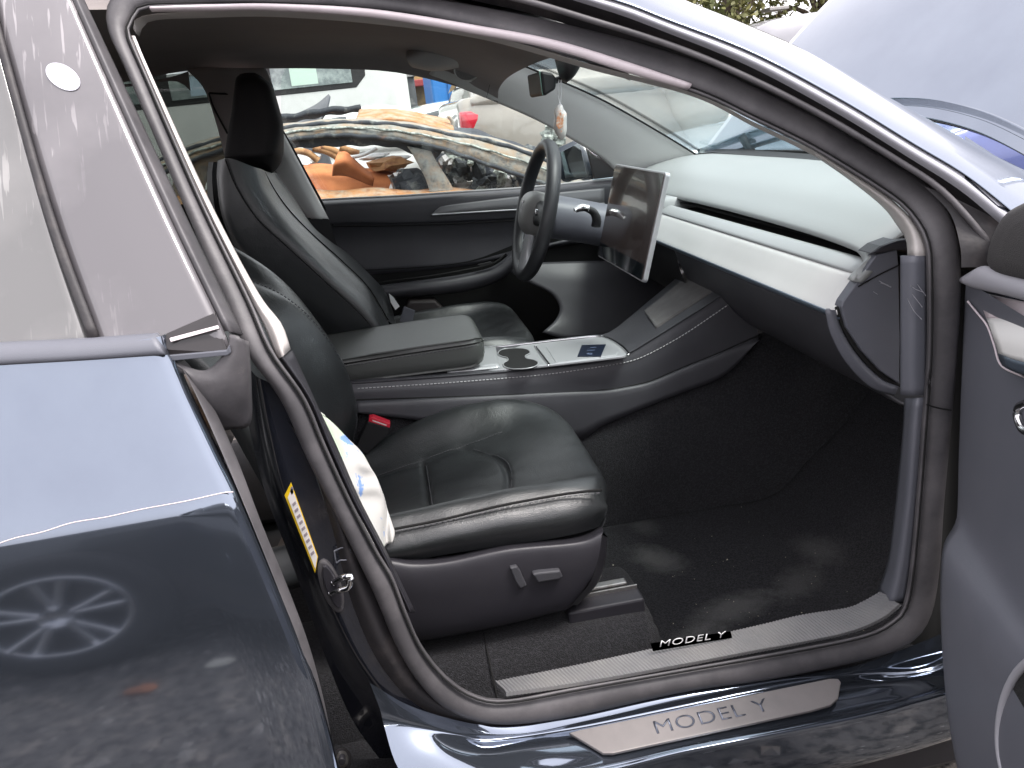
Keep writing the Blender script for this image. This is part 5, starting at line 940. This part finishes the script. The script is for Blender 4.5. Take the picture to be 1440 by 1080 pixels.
for nm, lb, mt, x_, y_, r_ in (('brick_fragment', 'rust brown brick fragment on the gravel, mirrored low in the rear door', 'brick', -.90, -2.3, .032), ('stone', 'pale flat stone on the gravel, mirrored low in the rear door', 'stone_pale', -.70, -2.4, .03)):
    bm = bmesh.new(); bmesh.ops.create_icosphere(bm, subdivisions=2, radius=1)
    for v in bm.verts: v.co = Vector((v.co.x * r_ * 1.5, v.co.y * r_, max(-.2, v.co.z) * r_ * .5)) * random.uniform(.8, 1.15) + Vector((x_, y_, .008))
    me = bpy.data.meshes.new(nm); bm.to_mesh(me); bm.free(); me.materials.append(M[mt]); o = bpy.data.objects.new(nm, me); col.objects.link(o); tag(o, lb, 'stone' if nm == 'stone' else 'brick')
# ================================================================== burnt wreck
wk = empty('burnt_car', (0, 3.2, 0)); tag(wk, 'burnt out car wreck with bare rusty roof and pillars beyond the driver window', 'wreck')
def W_(o): o.parent = wk; o.matrix_parent_inverse = Matrix.Translation(-wk.location); return o
WY = 2.35
def rough(o, a, sc, seed=0):
    for v in o.data.vertices:
        c_ = v.co; v.co = c_ + Vector((math.sin(c_.z * sc + seed), math.sin(c_.x * sc * 1.1 + c_.z * sc + seed * 2), math.sin(c_.x * sc * 1.3 + c_.y * sc * .7 + seed * 3))) * a
    return o
ctop = [(200, 235), (280, 205), (340, 190), (400, 180), (470, 173), (540, 174), (590, 180), (638, 190), (680, 197), (722, 208), (757, 221), (800, 240), (840, 262)]
clow = [(200, 255), (280, 222), (340, 205), (410, 196), (470, 190), (540, 194), (590, 202), (625, 210), (660, 222), (700, 236), (738, 249), (775, 262), (815, 285)]
W_(rough(net('roof_side', [LY(WY + .20, *[(a, b - 6) for a, b in ctop]), LY(WY + .05, *ctop), LY(WY + .0, *[((a + c_) / 2, (b + d) / 2) for (a, b), (c_, d) in zip(ctop, clow)]), LY(WY, *clow), LY(WY + .06, *[(a, b + 3) for a, b in clow])], 'rust_pale', None, n=90, m=5, thick=.02), .0025, 23))
W_(rough(net('window_frame', [LY(WY + .03, *[(a, b - 2) for a, b in clow[2:8]]), LY(WY + .05, (345, 214), (412, 202), (470, 199), (540, 200), (588, 208), (620, 216)), LY(WY + .06, (350, 222), (417, 209), (470, 206), (540, 206), (575, 214), (606, 228))], 'burnt', None, n=50, m=4, thick=.02), .004, 40))
W_(rough(band('pillar', LY(WY + .03, (572, 206), (583, 222), (594, 243), (604, 268), (610, 290)), LY(WY + .03, (606, 212), (616, 230), (626, 247), (638, 266), (648, 290)), 'rust_pale', None, bulge=.012, back=.03, n=30), .002, 35))
W_(rough(band('pillar', LY(WY + .03, (270, 215), (250, 245), (235, 280), (225, 310)), LY(WY + .03, (330, 205), (296, 245), (285, 280), (280, 310)), 'rust_pale', None, bulge=.012, back=.03, n=30), .002, 35))
for c_, o_ in ((clow, -.004), (ctop, .04)): W_(rough(tube('drip_rail', LY(WY + o_, *c_), .011, 'burnt', None, n=60, sec=7), .003, 41))
W_(rough(tube('drip_rail', LY(WY - .006, *[(a * .6 + c_ * .4, b * .6 + d * .4) for (a, b), (c_, d) in zip(ctop, clow)]), .006, 'ash_dim', None, n=60, sec=6), .003, 41))
tf = [Vector((p.x, WY + 1.45, p.z + .02)) for p in LY(WY, *ctop)]
rt = LY(WY + .2, (500, 168), (520, 167), (545, 167), (590, 173), (638, 184)); k0, k1 = 0, 4
W_(rough(net('roof', [rt[k0:k1 + 1], [Vector((p.x + .02, WY + .5, p.z + .045)) for p in rt[k0:k1 + 1]], [Vector((p.x + .04, WY + .9, p.z + .05)) for p in rt[k0:k1 + 1]], [Vector((p.x + .04, WY + 1.35, p.z + .02)) for p in rt[k0:k1 + 1]]], 'rust_orange', None, n=50, m=6, thick=.015), .004, 17))
W_(rough(net('torn_roof_edge', [LY(WY + 1.2, (380, 178), (420, 171), (460, 163), (508, 158)), LY(WY + 1.1, (380, 170), (420, 165), (460, 158), (508, 155))], 'burnt', None, n=24, m=3, thick=.03), .005, 31))
W_(rough(band('roof_lip', LY(WY + .35, (628, 164), (634, 172), (632, 186)), LY(WY + .35, (634, 163), (640, 173), (637, 188)), 'rust_pale', None, bulge=.02, n=14), .003, 40))
W_(rough(net('body_side', [LY(WY + .05, (150, 272), (300, 268), (450, 266), (600, 265), (700, 265), (850, 268)), LY(WY - .06, (150, 300), (300, 296), (450, 294), (600, 292), (700, 290), (850, 292)), LY(WY - .08, (150, 400), (300, 400), (450, 400), (600, 400), (700, 400), (850, 400)), [Vector((x, WY, .2)) for x in (-2.0, -1.2, -.4, .6, 1.3, 2.2)]], 'rust_orange', None, n=60, m=6, thick=.02), .008, 13))
W_(rough(net('door_inner_panel', [LY(WY + 1.1, (405, 245), (430, 234), (480, 231), (520, 236), (560, 243)), LY(WY + .95, (400, 262), (430, 252), (480, 250), (520, 250), (556, 252)), LY(WY + .9, (400, 290), (430, 290), (480, 286), (520, 280), (556, 276)), LY(WY + .9, (400, 330), (430, 330), (480, 330), (520, 330), (556, 330))], 'rust_deep', None, n=40, m=5, thick=.03), .01, 11))
W_(rough(net('seat_frame', [LY(WY + .8, (478, 214), (490, 212), (505, 228), (520, 243)), LY(WY + .7, (470, 232), (488, 228), (505, 240), (522, 250)), LY(WY + .75, (465, 250), (488, 250), (505, 254), (522, 260))], 'rust_deep', None, n=24, m=5, thick=.03), .01, 15))
for a in (((440, 208), (462, 214), (484, 228)), ((452, 207), (470, 212), (490, 224)), ((478, 207), (492, 212), (505, 216)), ((400, 212), (430, 214), (448, 226))):
    W_(tube('bent_bar', LY(WY + .9, *a), .022, 'rust_tan', None, n=14, sec=6))
W_(tube('bent_bar', LY(WY + .8, (486, 222), (510, 218), (530, 208)), .012, 'ash', None, n=14, sec=6))
W_(rough(net('door_shell', [LY(WY + 1.3, (380, 205), (450, 200), (520, 204), (590, 212)), LY(WY + 1.3, (380, 260), (450, 260), (520, 262), (590, 268))], 'rust_deep', None, n=20, m=4, thick=.03), .02, 9)).location.z -= .22
rl = random.Random(5)
def lump(name, c_, r, mt, n_=14):
    bm = bmesh.new(); bmesh.ops.create_icosphere(bm, subdivisions=2, radius=1)
    for v in bm.verts: v.co = Vector((v.co.x * r[0], v.co.y * r[1], v.co.z * r[2])) * rl.uniform(.65, 1.25) + c_
    me = bpy.data.meshes.new(name); bm.to_mesh(me); bm.free(); me.materials.append(M[mt]); o_ = bpy.data.objects.new(name, me); col.objects.link(o_); return W_(o_)
for px, py, y_, r_, mt in ((400, 222, WY + 1.25, (.14, .1, .05), 'ash'), (425, 226, WY + 1.2, (.12, .1, .045), 'ash'), (412, 214, WY + 1.3, (.1, .1, .04), 'ash'), (525, 220, WY + 1.2, (.10, .1, .02), 'ash'), (552, 223, WY + 1.15, (.12, .1, .022), 'ash'), (548, 232, WY + 1.0, (.14, .1, .05), 'rust_tan'),
                            (575, 262, WY + .4, (.10, .12, .10), 'burnt'), (590, 270, WY + .3, (.1, .12, .1), 'burnt'), (560, 256, WY + .45, (.06, .1, .07), 'steel')):
    lump('debris', Yp(px, py, y_), r_, mt)
for _ in range(60):
    px = rl.uniform(618, 735); py = rl.uniform(max(214, 214 + (px - 640) * .42), 268); lump('debris', Yp(px, py, WY + rl.uniform(.25, .7)), tuple(rl.uniform(.02, .06) for _ in range(3)), rl.choice(('burnt', 'burnt', 'burnt', 'soot', 'soot', 'ash_dim', 'steel')))
W_(net('dash_shell', [LY(WY + .75, (600, 215), (680, 220), (760, 245)), LY(WY + .75, (600, 300), (680, 300), (760, 300))], 'soot', None, n=10, m=2, thick=.05))
# scorched bonnet sheet propped behind
W_(rough(net('scorched_bonnet', [LY(WY + 1.3, (636, 176), (670, 182), (700, 192), (738, 206)), LY(WY + 1.0, (636, 190), (675, 196), (710, 206), (745, 216)), LY(WY + .8, (640, 200), (680, 208), (715, 218), (748, 226))], 'soot', None, n=30, m=5, thick=.02), .006, 21))
W_(rough(net('engine_cover', [LY(WY + .7, (722, 206), (745, 205), (770, 208), (790, 214)), LY(WY + .5, (724, 216), (748, 214), (772, 216), (795, 224)), LY(WY + .4, (730, 228), (752, 228), (776, 230), (800, 238))], 'burnt', None, n=40, m=8, thick=.02), .012, 55))
for px, py in ((775, 182), (782, 190), (770, 192), (785, 198), (778, 204)): lump('debris', Yp(px, py, WY + 1.2), (.05, .05, .045), 'ash_dim')
